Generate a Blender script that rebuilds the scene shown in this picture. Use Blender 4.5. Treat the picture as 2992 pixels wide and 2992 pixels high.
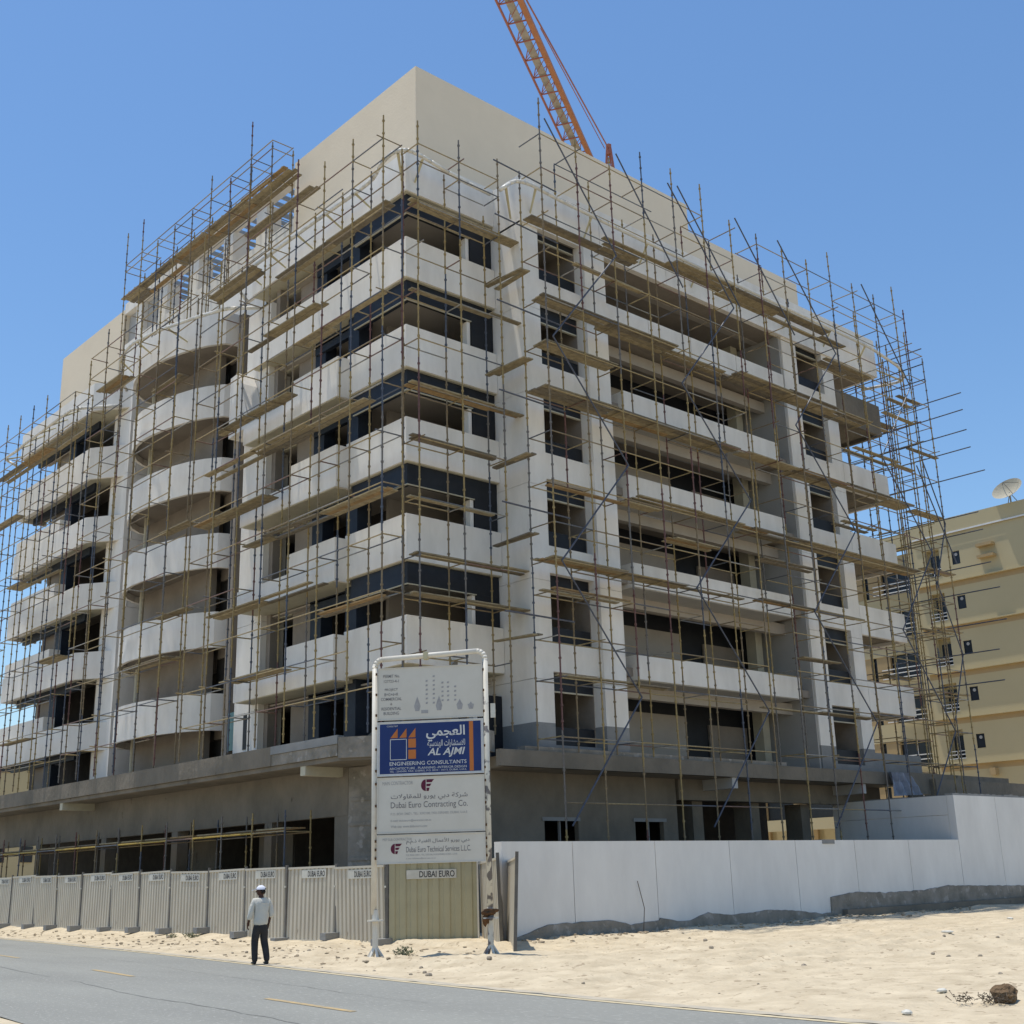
import bpy, math, random
from math import sin, cos, pi, radians, sqrt, atan2, hypot
from mathutils import Matrix, Vector, noise
random.seed(7)
for o in list(bpy.data.objects): bpy.data.objects.remove(o)
sc = bpy.context.scene
C = sc.collection

# ---------------------------------------------------------------- camera
YAW, PITCH, ROLL = radians(47.7925), radians(16.7095), radians(-1.6337)
fw = Vector((cos(PITCH)*cos(YAW), cos(PITCH)*sin(YAW), sin(PITCH)))
rt = Vector((sin(YAW), -cos(YAW), 0)); up = rt.cross(fw)
r2 = cos(ROLL)*rt + sin(ROLL)*up; u2 = -sin(ROLL)*rt + cos(ROLL)*up
cd = bpy.data.cameras.new('camera'); cam = bpy.data.objects.new('camera', cd); C.objects.link(cam)
m = Matrix.Identity(4)
for i in range(3): m[i][0] = r2[i]; m[i][1] = u2[i]; m[i][2] = -fw[i]
m[2][3] = 1.8
cam.matrix_world = m
cd.sensor_width = 36; cd.lens = 36*3536.1/2992; cd.clip_end = 3000; cd.clip_start = .1
sc.camera = cam
# ---------------------------------------------------------------- light
SUN_EL, SUN_AZ = radians(79.5), radians(-32)       # azimuth from +Y towards +X
sv = Vector((sin(SUN_AZ)*cos(SUN_EL), cos(SUN_AZ)*cos(SUN_EL), sin(SUN_EL)))
w = bpy.data.worlds.new('World'); sc.world = w; w.use_nodes = True
nt = w.node_tree; nt.nodes.clear()
sky = nt.nodes.new('ShaderNodeTexSky'); sky.sky_type = 'NISHITA'; sky.sun_disc = False
sky.sun_elevation = SUN_EL; sky.sun_rotation = SUN_AZ % (2*pi)
sky.air_density = 1.25; sky.dust_density = .3; sky.ozone_density = 5; sky.altitude = 0
bg = nt.nodes.new('ShaderNodeBackground'); bg.inputs[1].default_value = .142
wo = nt.nodes.new('ShaderNodeOutputWorld')
hs = nt.nodes.new('ShaderNodeHueSaturation'); hs.inputs['Saturation'].default_value = 1.10
nt.links.new(sky.outputs[0], hs.inputs['Color']); nt.links.new(hs.outputs[0], bg.inputs[0]); nt.links.new(bg.outputs[0], wo.inputs[0])
sl = bpy.data.lights.new('sun', 'SUN'); sl.energy = 4.1; sl.angle = radians(.5); sl.color = (1, .94, .85)
so = bpy.data.objects.new('sun', sl); C.objects.link(so)
so.rotation_euler = sv.to_track_quat('Z', 'Y').to_euler(); so.location = (0, 0, 60)
sc.view_settings.view_transform = 'Standard'; sc.view_settings.look = 'None'
sc.view_settings.exposure = 0.10; sc.view_settings.gamma = 1; sc.view_settings.use_curve_mapping = False
sc.cycles.max_bounces = 7; sc.cycles.diffuse_bounces = 4

# ---------------------------------------------------------------- materials
def mat(name, c1, c2=None, scale=3., rough=.85, bump=0., bscale=20., stretch=(1, 1, 1), spec=.25, metal=0., speck=None, palette=None, detail=5, obj=False):
    """noise mix of two base colours; palette = per-object pick; speck=(colour, scale, threshold) adds stains/grains"""
    M = bpy.data.materials.new(name); M.use_nodes = True; T = M.node_tree; N = T.nodes; L = T.links
    b = N['Principled BSDF']; b.inputs['Roughness'].default_value = rough
    b.inputs['Specular IOR Level'].default_value = spec; b.inputs['Metallic'].default_value = metal
    if obj:
        g = N.new('ShaderNodeTexCoord'); co = g.outputs['Object']
    else:
        g = N.new('ShaderNodeNewGeometry'); co = g.outputs['Position']
    mp = N.new('ShaderNodeMapping'); mp.inputs['Scale'].default_value = stretch; L.new(co, mp.inputs[0]); co = mp.outputs[0]
    if c2 is None: c2 = tuple(x*.82 for x in c1)
    if palette:
        oi = N.new('ShaderNodeObjectInfo'); cr = N.new('ShaderNodeValToRGB'); cr.color_ramp.interpolation = 'CONSTANT'
        e = cr.color_ramp.elements; n = len(palette)
        pos = 0
        for i, (c, wgt) in enumerate(palette):
            el = e[0] if i == 0 else (e[1] if i == 1 else e.new(pos))
            el.position = pos; el.color = (*c, 1); pos += wgt
        L.new(oi.outputs['Random'], cr.inputs[0]); A = cr.outputs[0]
        mul = N.new('ShaderNodeMix'); mul.data_type = 'RGBA'; mul.blend_type = 'MULTIPLY'; mul.inputs[0].default_value = 1
        L.new(A, mul.inputs[6]); mul.inputs[7].default_value = (.6, .58, .55, 1); Bc = mul.outputs[2]
    nz = N.new('ShaderNodeTexNoise'); nz.inputs['Scale'].default_value = scale; nz.inputs['Detail'].default_value = detail
    nz.inputs['Roughness'].default_value = .62; L.new(co, nz.inputs['Vector'])
    rr = N.new('ShaderNodeMapRange'); rr.inputs[1].default_value = .32; rr.inputs[2].default_value = .68; L.new(nz.outputs[0], rr.inputs[0])
    mx = N.new('ShaderNodeMix'); mx.data_type = 'RGBA'; L.new(rr.outputs[0], mx.inputs[0])
    if palette: L.new(A, mx.inputs[6]); L.new(Bc, mx.inputs[7])
    else: mx.inputs[6].default_value = (*c1, 1); mx.inputs[7].default_value = (*c2, 1)
    out = mx.outputs[2]
    if speck:
        col, ssc, th = speck
        n2 = N.new('ShaderNodeTexNoise'); n2.inputs['Scale'].default_value = ssc; n2.inputs['Detail'].default_value = 3; L.new(co, n2.inputs['Vector'])
        r3 = N.new('ShaderNodeMapRange'); r3.inputs[1].default_value = th; r3.inputs[2].default_value = th+.05; L.new(n2.outputs[0], r3.inputs[0])
        m2 = N.new('ShaderNodeMix'); m2.data_type = 'RGBA'; L.new(r3.outputs[0], m2.inputs[0]); L.new(out, m2.inputs[6]); m2.inputs[7].default_value = (*col, 1)
        out = m2.outputs[2]
    L.new(out, b.inputs['Base Color'])
    if bump:
        n3 = N.new('ShaderNodeTexNoise'); n3.inputs['Scale'].default_value = bscale; n3.inputs['Detail'].default_value = 6; L.new(co, n3.inputs['Vector'])
        bm = N.new('ShaderNodeBump'); bm.inputs['Strength'].default_value = bump; bm.inputs['Distance'].default_value = .05
        L.new(n3.outputs[0], bm.inputs['Height']); L.new(bm.outputs[0], b.inputs['Normal'])
    return M
WHITE = mat('white_render', (.82, .785, .725), (.70, .665, .605), 1.3, bump=.1, bscale=9, stretch=(1, 1, .35))
WHITE2 = mat('white_wall_paint', (.73, .715, .68), (.63, .615, .585), .8, bump=.25, bscale=5, stretch=(1, 1, .4))
BEIGE = mat('beige_plaster', (.77, .67, .52), (.71, .615, .475), .35, bump=.15, bscale=12)
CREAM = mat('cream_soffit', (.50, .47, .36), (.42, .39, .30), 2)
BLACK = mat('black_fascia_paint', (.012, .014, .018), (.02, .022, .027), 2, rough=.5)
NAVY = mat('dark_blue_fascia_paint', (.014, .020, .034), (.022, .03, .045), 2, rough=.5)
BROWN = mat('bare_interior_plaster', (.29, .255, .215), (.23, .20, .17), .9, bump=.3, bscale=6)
BROWN2 = mat('smooth_interior_plaster', (.42, .38, .33), (.36, .325, .285), .8)
DARK = mat('painted_interior_shade', (.05, .045, .04), (.03, .027, .025), 2)  # near-black base colour stands in for the shade deep inside the building
CONC = mat('bare_concrete', (.215, .185, .145), (.135, .12, .095), .7, bump=.7, bscale=5, speck=((.105, .092, .072), 1.9, .69), stretch=(1, 1, .8), detail=9)
CONC2 = mat('rough_stained_concrete', (.30, .27, .23), (.17, .155, .125), 1.6, bump=1., bscale=7, speck=((.34, .31, .27), 3., .6))
CEM = mat('grey_cement_render', (.28, .28, .27), (.22, .22, .215), 1., bump=.3, bscale=14)
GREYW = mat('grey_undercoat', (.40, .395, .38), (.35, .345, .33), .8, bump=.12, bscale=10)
STEEL = mat('painted_scaffold_tube', (1, 1, 1), None, 9, rough=.55, spec=.4, stretch=(1, 1, 1),
            palette=[((.34, .25, .10), .36), ((.24, .18, .10), .24), ((.085, .10, .135), .12), ((.16, .075, .065), .11), ((.17, .155, .14), .17)])
LEDG = mat('painted_scaffold_ledger', (1, 1, 1), None, 9, rough=.5, spec=.45,
           palette=[((.36, .28, .14), .36), ((.24, .185, .11), .26), ((.11, .12, .14), .14), ((.20, .12, .09), .10), ((.30, .29, .26), .14)])
BRACE = mat('blue_brace_tube', (.085, .095, .125), (.055, .06, .08), 6, rough=.5, spec=.4)
YEL = mat('yellow_scaffold_tube', (.42, .29, .05), (.30, .21, .05), 6, rough=.5)
WOOD = mat('scaffold_board', (1, 1, 1), None, 5, rough=.85, stretch=(1, 1, 4), bump=.3, bscale=12,
           palette=[((.38, .315, .195), .38), ((.30, .25, .16), .3), ((.36, .245, .12), .10), ((.22, .19, .14), .22)])
ORANGE = mat('orange_crane_paint', (.40, .17, .075), (.33, .14, .065), 3, rough=.5)
REDP = mat('red_orange_lattice_paint', (.34, .13, .09), (.27, .10, .075), 3, rough=.5)
GALV = mat('pale_walkway_grating', (.40, .36, .28), (.3, .27, .22), 3)
PVC = mat('white_plastic_wrapped_pipe', (.72, .70, .64), (.6, .58, .52), 9, rough=.35, bump=.5, bscale=14)
BRK = mat('pale_yellow_bracket', (.55, .50, .33), (.45, .40, .25), 4)
SAND = mat('pale_sand', (.60, .515, .37), (.43, .36, .25), 1.3, rough=.95, bump=1, bscale=5.5, spec=.1, speck=((.34, .275, .19), 6., .62), detail=12)
SANDL = mat('sand_drift', (.50, .44, .33), (.36, .33, .27), 4)
TAR = mat('road_crack_filler', (.165, .165, .155), (.20, .20, .185), 3)
SANDC = mat('sandy_clod', (.44, .36, .25), (.28, .225, .16), 3, bump=.8)
ASPH = mat('sun_bleached_asphalt', (.275, .278, .25), (.225, .227, .207), .45, rough=.9, bump=.4, bscale=70, spec=.2, stretch=(1, .22, 1), speck=((.33, .33, .30), 30., .60), detail=12)
MARK = mat('faded_yellow_road_paint', (.50, .36, .17), (.30, .26, .18), 5, rough=.8)
MARK2 = mat('faded_edge_line_paint', (.62, .52, .33), (.46, .40, .27), 4, rough=.85)
FENCE = mat('beige_corrugated_steel', (.58, .53, .43), (.49, .445, .36), 1.2, rough=.6, stretch=(1, 1, .4), speck=((.22, .17, .11), 2.6, .72), obj=True)
FENCE2 = mat('olive_corrugated_steel', (.42, .385, .25), (.36, .33, .215), 1.2, rough=.6, obj=True)
FPOST = mat('weathered_fence_post', (.17, .16, .14), (.12, .11, .10), 4, rough=.7)
STICK = mat('faded_white_sticker', (.62, .60, .53), (.52, .50, .43), 6)
INK = mat('black_lettering', (.03, .03, .035), (.05, .05, .055), 9)
SIGNP = mat('cream_sign_post', (.68, .65, .57), (.58, .54, .46), 2, rough=.5, speck=((.25, .2, .15), 9., .73))
SIGNC = mat('chipped_sign_post', (.62, .60, .52), (.52, .49, .42), 2, rough=.55, speck=((.15, .14, .14), 3.4, .53))
BOARD = mat('off_white_sign_board', (.61, .575, .50), (.56, .525, .45), 1.6, rough=.5)
BLUE = mat('dark_blue_sign_face', (.012, .03, .125), (.016, .037, .145), 2, rough=.45)
SORA = mat('orange_sign_print', (.50, .17, .05), (.44, .15, .045), 4)
SWHI = mat('white_sign_print', (.62, .62, .6), (.54, .54, .53), 5)
GREYT = mat('grey_sign_print', (.15, .14, .145), (.2, .19, .19), 9)
PALET = mat('faded_grey_sign_print', (.30, .29, .285), (.38, .37, .36), 12)
MAROON = mat('maroon_emblem_print', (.10, .018, .04), (.13, .025, .05), 9)
RUST = mat('rusty_brown_scrap', (.16, .075, .03), (.09, .05, .025), 12, bump=1, bscale=30)
NB = mat('yellow_beige_facade', (.51, .435, .265), (.475, .405, .245), .25, bump=.1)
NBT = mat('tan_band_render', (.42, .31, .165), (.38, .28, .15), .4)
NBW = mat('dark_window_glass', (.03, .035, .045), (.02, .025, .03), 1, rough=.2)
NBF = mat('white_railing_paint', (.75, .75, .73), (.68, .68, .66), 4)
DISH = mat('dish_metal', (.40, .37, .29), (.34, .32, .25), 2)
TARP = mat('blue_grey_tarpaulin', (.30, .33, .40), (.20, .22, .27), 3)
ROCK = mat('stone_rubble', (.40, .34, .26), (.28, .235, .18), 4, bump=.6)
DIRT = mat('brown_clod', (.20, .13, .07), (.12, .08, .045), 9, bump=1, bscale=25)
GREEN = mat('dusty_green_leaf', (.15, .15, .085), (.09, .10, .06), 6)
TWIG = mat('dry_twig', (.14, .11, .08), (.09, .07, .05), 9)
SKIN = mat('dark_skin', (.085, .04, .025), (.065, .03, .02), 8, rough=.6)
SHIRT = mat('cream_cotton_shirt', (.58, .56, .49), (.52, .5, .44), 5, bump=.4, bscale=14)
TROU = mat('charcoal_trousers', (.028, .026, .027), (.045, .042, .042), 6, bump=.4, bscale=14)
CAPM = mat('white_cap_cloth', (.72, .73, .80), (.62, .64, .74), 8)
SHOE = mat('black_shoe_leather', (.018, .017, .018), (.03, .028, .028), 8, rough=.5)
HAIR = mat('black_hair', (.01, .009, .009), (.02, .018, .016), 20)
GLASS = mat('teal_window_glass', (.10, .19, .19), (.07, .14, .14), 2, rough=.15)

# ---------------------------------------------------------------- mesh helpers
class MB:
    def __init__(s): s.v = []; s.f = []
    def add(s, vs, fs):
        n = len(s.v); s.v += [tuple(v) for v in vs]; s.f += [tuple(i+n for i in f) for f in fs]; return s
    def box(s, x0, x1, y0, y1, z0, z1):
        if x0 > x1: x0, x1 = x1, x0
        if y0 > y1: y0, y1 = y1, y0
        return s.add([(x, y, z) for z in (z0, z1) for y in (y0, y1) for x in (x0, x1)],
                     [(0, 2, 3, 1), (4, 5, 7, 6), (0, 1, 5, 4), (2, 6, 7, 3), (0, 4, 6, 2), (1, 3, 7, 5)])
    def prism(s, poly, z0, z1):
        a = sum(poly[i][0]*poly[(i+1) % len(poly)][1]-poly[(i+1) % len(poly)][0]*poly[i][1] for i in range(len(poly)))
        if a < 0: poly = poly[::-1]
        n = len(poly)
        return s.add([(x, y, z0) for x, y in poly]+[(x, y, z1) for x, y in poly],
                     [tuple(range(n))[::-1], tuple(range(n, 2*n))]+[(i, (i+1) % n, (i+1) % n+n, i+n) for i in range(n)])
    def extr(s, poly, d):           # 3-D polygon swept by vector d
        n = len(poly); d = Vector(d)
        return s.add([tuple(p) for p in poly]+[tuple(Vector(p)+d) for p in poly],
                     [tuple(range(n))[::-1], tuple(range(n, 2*n))]+[(i, (i+1) % n, (i+1) % n+n, i+n) for i in range(n)])
    def tube(s, p, q, r, n=6, r2=None, cap=True):
        p, q = Vector(p), Vector(q); d = (q-p).normalized()
        a = d.orthogonal().normalized(); b = d.cross(a); r2 = r if r2 is None else r2
        vs = [p+(a*cos(2*pi*i/n)+b*sin(2*pi*i/n))*r for i in range(n)]+[q+(a*cos(2*pi*i/n)+b*sin(2*pi*i/n))*r2 for i in range(n)]
        fs = [(i, (i+1) % n, (i+1) % n+n, i+n) for i in range(n)]
        if cap: fs += [tuple(range(n))[::-1], tuple(range(n, 2*n))]
        return s.add(vs, fs)
    def path(s, pts, r, n=8):
        for a, b in zip(pts, pts[1:]): s.tube(a, b, r, n)
        return s
    def strip(s, line, t, z0, z1):  # wall of thickness t along a plan polyline; z0/z1 numbers
        L = [Vector(p) for p in line]; out = []
        for i, p in enumerate(L):
            d = (L[min(i+1, len(L)-1)]-L[max(i-1, 0)]).normalized(); nn = Vector((-d.y, d.x))
            if 0 < i < len(L)-1:
                d1 = (L[i]-L[i-1]).normalized(); n1 = Vector((-d1.y, d1.x)); k = 1/max(.5, nn.dot(n1))
            else: k = 1
            out.append(p+nn*t*k)
        return s.prism([tuple(p) for p in L]+[tuple(p) for p in out[::-1]], z0, z1)
    def blob(s, c, r, seed=0, n=7, m=5, sq=(1, 1, 1)):
        vs = []; c = Vector(c)
        for j in range(m+1):
            th = pi*j/m
            for i in range(n):
                ph = 2*pi*i/n
                d = Vector((sin(th)*cos(ph)*sq[0], sin(th)*sin(ph)*sq[1], cos(th)*sq[2]))
                vs.append(c+d*r*(1+.35*noise.noise(d*2.1+Vector((seed*3.7, seed, 0)))))
        fs = [(j*n+i, j*n+(i+1) % n, (j+1)*n+(i+1) % n, (j+1)*n+i) for j in range(m) for i in range(n)]
        return s.add(vs, [f[::-1] for f in fs])
    def mesh(s, name='mesh'):
        me = bpy.data.meshes.new(name); me.from_pydata(s.v, [], s.f); me.update(); return me

def link(name, data, material=None, parent=None, smooth=False):
    if isinstance(data, MB): data = data.mesh(name)
    if material and data and not data.materials: data.materials.append(material)
    if smooth:
        for p in data.polygons: p.use_smooth = True
    o = bpy.data.objects.new(name, data); C.objects.link(o)
    if parent: o.parent = parent
    return o
def thing(name, label, cat, loc=(0, 0, 0), rz=0, group=None, data=None, material=None):
    if isinstance(data, MB): data = data.mesh(name)
    if data and material: data.materials.append(material)
    o = bpy.data.objects.new(name, data); C.objects.link(o); o.location = loc; o.rotation_euler = (0, 0, rz)
    o['label'] = label; o['category'] = cat
    if group: o['group'] = group
    return o
def structure(name, mb, material, smooth=False):
    o = link(name, mb, material, None, smooth); o['kind'] = 'structure'; return o
def box(name, par, material, *a): return link(name, MB().box(*a), material, par)
def smooth(x, a, b):
    t = max(0, min(1, (x-a)/(b-a))); return t*t*(3-2*t)

# ---------------------------------------------------------------- ground and road
EDGE = [(-60, 13.3), (-20, 13.3), (5, 13.35), (9, 13.5), (12.45, 13.68), (15.7, 13.97), (20.25, 14.51), (26.75, 15.50), (33.85, 16.48), (42, 17.45), (50.8, 18.4), (80, 21.0), (200, 30)]
def edge(y):
    for (a, xa), (b, xb) in zip(EDGE, EDGE[1:]):
        if y <= b: return xa+(xb-xa)*(y-a)/(b-a)
    return EDGE[-1][1]
def gz(x, y):
    e = edge(y)
    if x < e-3.5:
        d = (e-7.4)-x
        return .1*smooth(d, 0, 2) + .012 - .05*(1-smooth(d, -.5, .0))
    d = x-e
    h = -.04+.05*smooth(d, -.05, .3)+.05*smooth(d, .5, 5)+.12*smooth(y, 33, 60)*smooth(d, .5, 3)
    a = smooth(d, .2, 1.5)
    near = 1-smooth(hypot(x-16, y-20), 34, 60)
    h += a*near*(.09*noise.noise(Vector((x*.35, y*.35, 0)))+.045*noise.noise(Vector((x*1.1, y*1.1, 3)))+.022*noise.noise(Vector((x*2.6, y*2.6, 9)))+.018*noise.noise(Vector((x*5.2, y*5.2, 2))))
    # rubbly verge between kerb-less road and hoarding
    if y > 22 and x < 21.5: h += a*.11*max(0, noise.noise(Vector((x*2.2, y*1.3, 5))))*smooth(y, 22, 25)
    # curved tyre ruts in front of the white wall
    if y < 26 and x > 15:
        for cx, cy, R in ((31, 28, 16.5), (31, 28, 14.9), (34, 27, 12.6), (34, 27, 11.0), (26, 26, 9.6), (26, 26, 8.0), (20, -6, 20.5), (20, -6, 22.1)):
            q = abs(hypot(x-cx, y-cy)-R)
            if q < .30: h -= .075*(1-q/.30)*a*(.75+.5*noise.noise(Vector((x*.8, y*.8, R))))
            elif q < .55: h += .035*a*(1-abs(q-.42)/.13)
    # low bank against the foot of the white wall
    if x > 21: h += .10*smooth(y, 23.2, 24.9)*near
    return h
mb = MB()
mb.add([(-1500, -1500, -.3), (1500, -1500, -.3), (1500, 1500, -.3), (-1500, 1500, -.3)], [(0, 1, 2, 3)])
structure('desert_ground', mb, SAND)
def grid(x0, x1, y0, y1, step, f):
    nx, ny = int((x1-x0)/step), int((y1-y0)/step); M = MB()
    M.v = [(x0+(x1-x0)*i/nx, y0+(y1-y0)*j/ny, f(x0+(x1-x0)*i/nx, y0+(y1-y0)*j/ny)) for j in range(ny+1) for i in range(nx+1)]
    M.f = [(j*(nx+1)+i, j*(nx+1)+i+1, (j+1)*(nx+1)+i+1, (j+1)*(nx+1)+i) for j in range(ny) for i in range(nx)]
    return M
structure('sand_verge', grid(12.5, 36.5, 4, 30, .11, gz), SAND, True)
def gz2(x, y): return gz(x, y)-(.02 if (13 < x < 36 and 4.5 < y < 29.5) else 0)
structure('sand_ground', grid(2, 130, -30, 140, .8, lambda x, y: gz(x, y)-(.35 if (12.9 < x < 36.1 and 4.4 < y < 29.6) else .003)), SAND, True)
def ribbon(o1, o2, y0, y1, z, step=1.):
    M = MB(); n = int((y1-y0)/step)
    for j in range(n+1):
        y = y0+(y1-y0)*j/n; e = edge(y); M.v += [(e+o1, y, z), (e+o2, y, z)]
    M.f = [(2*j, 2*j+1, 2*j+3, 2*j+2) for j in range(n)]
    return M
structure('road', ribbon(-7.25, .02, -60, 200, .004, 2), ASPH)
structure('edge_line', ribbon(-.26, -.13, -60, 200, .010, 2), MARK2)
y = 15.06-9.9*6
while y < 120:
    structure('centre_line_dash', ribbon(-3.38, -3.26, y, y+2.95, .010, .98), MARK)
    y += 9.95
M = MB(); ys = [-20+i*.25 for i in range(400)]
for yy in ys:
    e = edge(yy); q = .10+.16*noise.noise(Vector((yy*.7, 3, 0)))+.10*noise.noise(Vector((yy*2.7, 7, 0)))
    M.v += [(e-max(-.02, q), yy, .0135), (e+.15, yy, .0135)]
M.f = [(2*i, 2*i+1, 2*i+3, 2*i+2) for i in range(len(ys)-1)]
structure('sand_drift', M, SANDL)
for off, sd, wd in ((-4.6, 1, .012), (-1.9, 5, .007)):
    M = MB(); ys = [4+i*.3 for i in range(210)]
    for yy in ys:
        xx = edge(yy)+off+.25*noise.noise(Vector((yy*.15, sd, 0)))+.08*noise.noise(Vector((yy*1.3, sd, 2))); w_ = wd*(.4+abs(noise.noise(Vector((yy*.9, sd, 5))))*1.6)
        M.v += [(xx-w_, yy, .0085), (xx+w_, yy, .0085)]
    M.f = [(2*i, 2*i+1, 2*i+3, 2*i+2) for i in range(len(ys)-1) if noise.noise(Vector((ys[i]*.25, sd, 8))) > -.25]
    structure('road_crack', M, TAR)
# stones and litter on the sand
for i in range(120):
    x = random.uniform(14, 34); y = random.uniform(8, 24.6)
    if i < 55: y = random.uniform(27, 44); x = edge(y)+random.uniform(.4, 3.6)
    if x < edge(y)+.3: continue
    r = random.choice((.02, .03, .04, .06))*random.uniform(.7, 1.4)
    mbs = MB().blob((x, y, gz(x, y)+r*.2), r, i, 6, 4, (1, .8, .6))
    if i == 0: SB = MB()
    SB.v_extend = None
    SB.add(mbs.v, mbs.f)
o = link('scattered_stones', SB, ROCK); o['kind'] = 'stuff'; o['label'] = 'small stones scattered over the sand'; o['category'] = 'stones'
RB = MB()
for i in range(700):
    if i < 420: y = random.uniform(23, 62); x = random.uniform(edge(y)+.6, min(20.9, edge(y)+5)); r = random.uniform(.015, .06)*(1.5 if random.random() < .1 else 1)
    else: x = random.uniform(22, 45); y = 24.8-abs(random.gauss(0, .5)); r = random.uniform(.02, .08)
    b_ = MB().blob((x, y, gz(x, y)+r*.15), r, i, 5, 3, (random.uniform(.7, 1.6), random.uniform(.7, 1.3), .5)); RB.add(b_.v, b_.f)
o = link('sandy_rubble', RB, SANDC); o['kind'] = 'stuff'; o['label'] = 'clods of sandy rubble along the verge and wall foot'; o['category'] = 'rubble'
for (px, py, r, lab, mt_) in ((14.5, 8.9, .14, 'crumpled white scrap on the sand just beyond the road edge line', STICK), (29.3, 16.6, .32, 'long white strip lying on the sand below the tall white wall', STICK),
                       (37.5, 19.1, .2, 'white cylinder shaped scrap on the sand at the right edge', STICK), (16.6, 9.6, .14, 'flat white paper scrap up left of the brown root ball', STICK)):
    M = MB()
    M.blob((0, 0, .03), .1, px, 8, 5, (r*5, .9, .35))
    t = thing('litter', lab, 'litter', (px, py, gz(px, py)), random.uniform(-1.2, -.6), 'pale litter on the sand', M, mt_)

# ---------------------------------------------------------------- main building
F = [0, 5.45, 8.85, 12.25, 15.65, 19.05, 22.45, 25.85]      # floor levels 1..6, 7 = roof
B = thing('unfinished_apartment_building', 'large unfinished white and beige apartment block wrapped in scaffolding', 'building')
def bp(name, material, *a): return box(name, B, material, *a)
# slabs, core
for k in range(1, 8):
    z = F[k]
    poly = [(23.7, 31.3), (27.3, 31.3), (27.3, 29.2), (31.2, 29.2), (31.2, 31.4), (43.2, 31.4), (43.2, 29.2), (48.3, 29.2), (48.3, 66.3), (24.6, 66.3), (24.6, 53), (25.1, 53), (25.1, 44.6), (24.4, 41.5), (23.7, 41)]
    link('floor_slab', MB().prism(poly, z-.3, z), BROWN if k < 7 else CEM, B)
for k in range(1, 7):
    z0, z1 = F[k], F[k+1]-.3
    # solid dark core standing in for the unlit inner rooms
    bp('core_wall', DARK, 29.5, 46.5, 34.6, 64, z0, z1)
    # ---- corner room
    bp('interior_wall', BROWN2, 24.6, 28.6, 33.7, 33.85, z0, z1)
    bp('interior_wall', BROWN, 28.6, 28.75, 31.6, 34.15, z0, z1)
    bp('interior_ceiling', BROWN2, 23.62, 28.6, 31.22, 40.9, z1-.46, z1-.40)
    if k > 1:
        bp('black_fascia', BLACK, 23.16, 27.13, 30.69, 30.9, z1-.95, z1+.1)
        bp('black_fascia', NAVY, 23.16, 23.4, 30.905, 33.9, z1-.95, z1+.1)
        bp('lintel_trim', CREAM, 23.15, 26.1, 30.68, 30.74, z1-.985, z1-.952)
        bp('lintel_trim', CREAM, 23.15, 23.21, 30.745, 33.9, z1-.985, z1-.952)
    bp('black_pier', BLACK, 26.1, 27.12, 30.68, 31.3, z0, z1-.955)
    bp('reveal_post', WHITE, 25.93, 26.08, 30.75, 31.0, z0, z1-.99)
    # ---- left facade behind second balcony
    bp('black_pier', NAVY, 23.4, 24.0, 33.92, 34.6, z0, z1+.1)
    bp('interior_wall', DARK, 25.4, 25.5, 34.6, 40.9, z0, z1)
    bp('black_pier', NAVY, 23.7, 24.2, 36.6, 37.3, z0, z1)
    bp('black_fascia', NAVY, 23.62, 23.8, 34.62, 37.2, z1-.75, z1+.1)
    bp('interior_wall', BROWN, 23.9, 24.05, 37.32, 38.8, z0, z1)
    bp('window_head', CREAM, 23.85, 24.0, 38.82, 40.1, z1-.5, z1-.3)
    bp('bare_column', BROWN, 23.55, 23.95, 39.85, 40.12, z0, z1)
    # ---- gap beside round bay
    bp('recess_wall', BROWN, 24.9, 25.0, 42, 44.8, z0, z1)
    bp('bare_column', BROWN, 24.0, 24.4, 43.7, 44.1, z0, z1+.3)
    bp('bare_column', DARK, 24.3, 24.7, 42.1, 42.8, z0, z1+.3)
    # ---- round bay back wall
    bp('interior_wall', BROWN, 24.35, 24.5, 46.4, 52.9, z0, z1-.1)
    bp('interior_wall', BROWN, 24.9, 25.0, 44.9, 46.4, z0+2.1, z1-.1)
    bp('doorway_shade_panel', DARK, 25.0, 25.1, 44.8, 46.6, z0, z1)  # dark panel in place of the shade inside the door opening
    bp('bare_column', BROWN, 24.3, 24.6, 46.2, 46.38, z0, z1-.1)
    pass
    link('slim_column', MB().tube((23.75, 51.6, z0), (23.75, 51.6, z1), .11, 10), CREAM, B)
    # ---- left bay behind parapet
    bp('black_fascia', NAVY, 23.75, 23.95, 58.0, 66.2, z1-.85, z1+.05)
    bp('black_pier', NAVY, 23.8, 24.3, 60.9, 61.8, z0, z1-.86)
    bp('interior_wall', BROWN2, 24.9, 25.0, 57.2, 58.8, z0, z1)
    bp('interior_wall', BROWN, 24.2, 24.35, 61.8, 64, z0, z1-.3)
    bp('interior_wall', DARK, 26.2, 26.3, 55, 70, z0, z1)
    if k > 1: bp('interior_wall', BROWN, 24.9, 26.2, 66.2, 66.4, z0, z1)
# white piers on the left facade, one panel per storey with a thin joint
def pier(x0, x1, y0, y1, zt, z0=5.45, first=WHITE, name='pier_panel'):
    zs = [z0]+[f-.9 for f in F[2:] if z0+.5 < f-.9 < zt-.3]+[zt]
    for i, (a, b) in enumerate(zip(zs, zs[1:])):
        bp(name, first if i == 0 else WHITE, x0, x1, y0, y1, a+(.015 if i else 0), b)
pier(23.29, 24.3, 40.12, 41.9, 24.8)
pier(24.15, 25.4, 55.0, 56.95, 26.2)
# window slot in the first pier, lower storey
bp('slot_window', BLACK, 23.27, 23.29, 40.9, 41.15, 6.6, 7.9)
bp('glazed_panel', GLASS, 24.0, 24.05, 42.9, 43.65, 6.8, 8.3)
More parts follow.
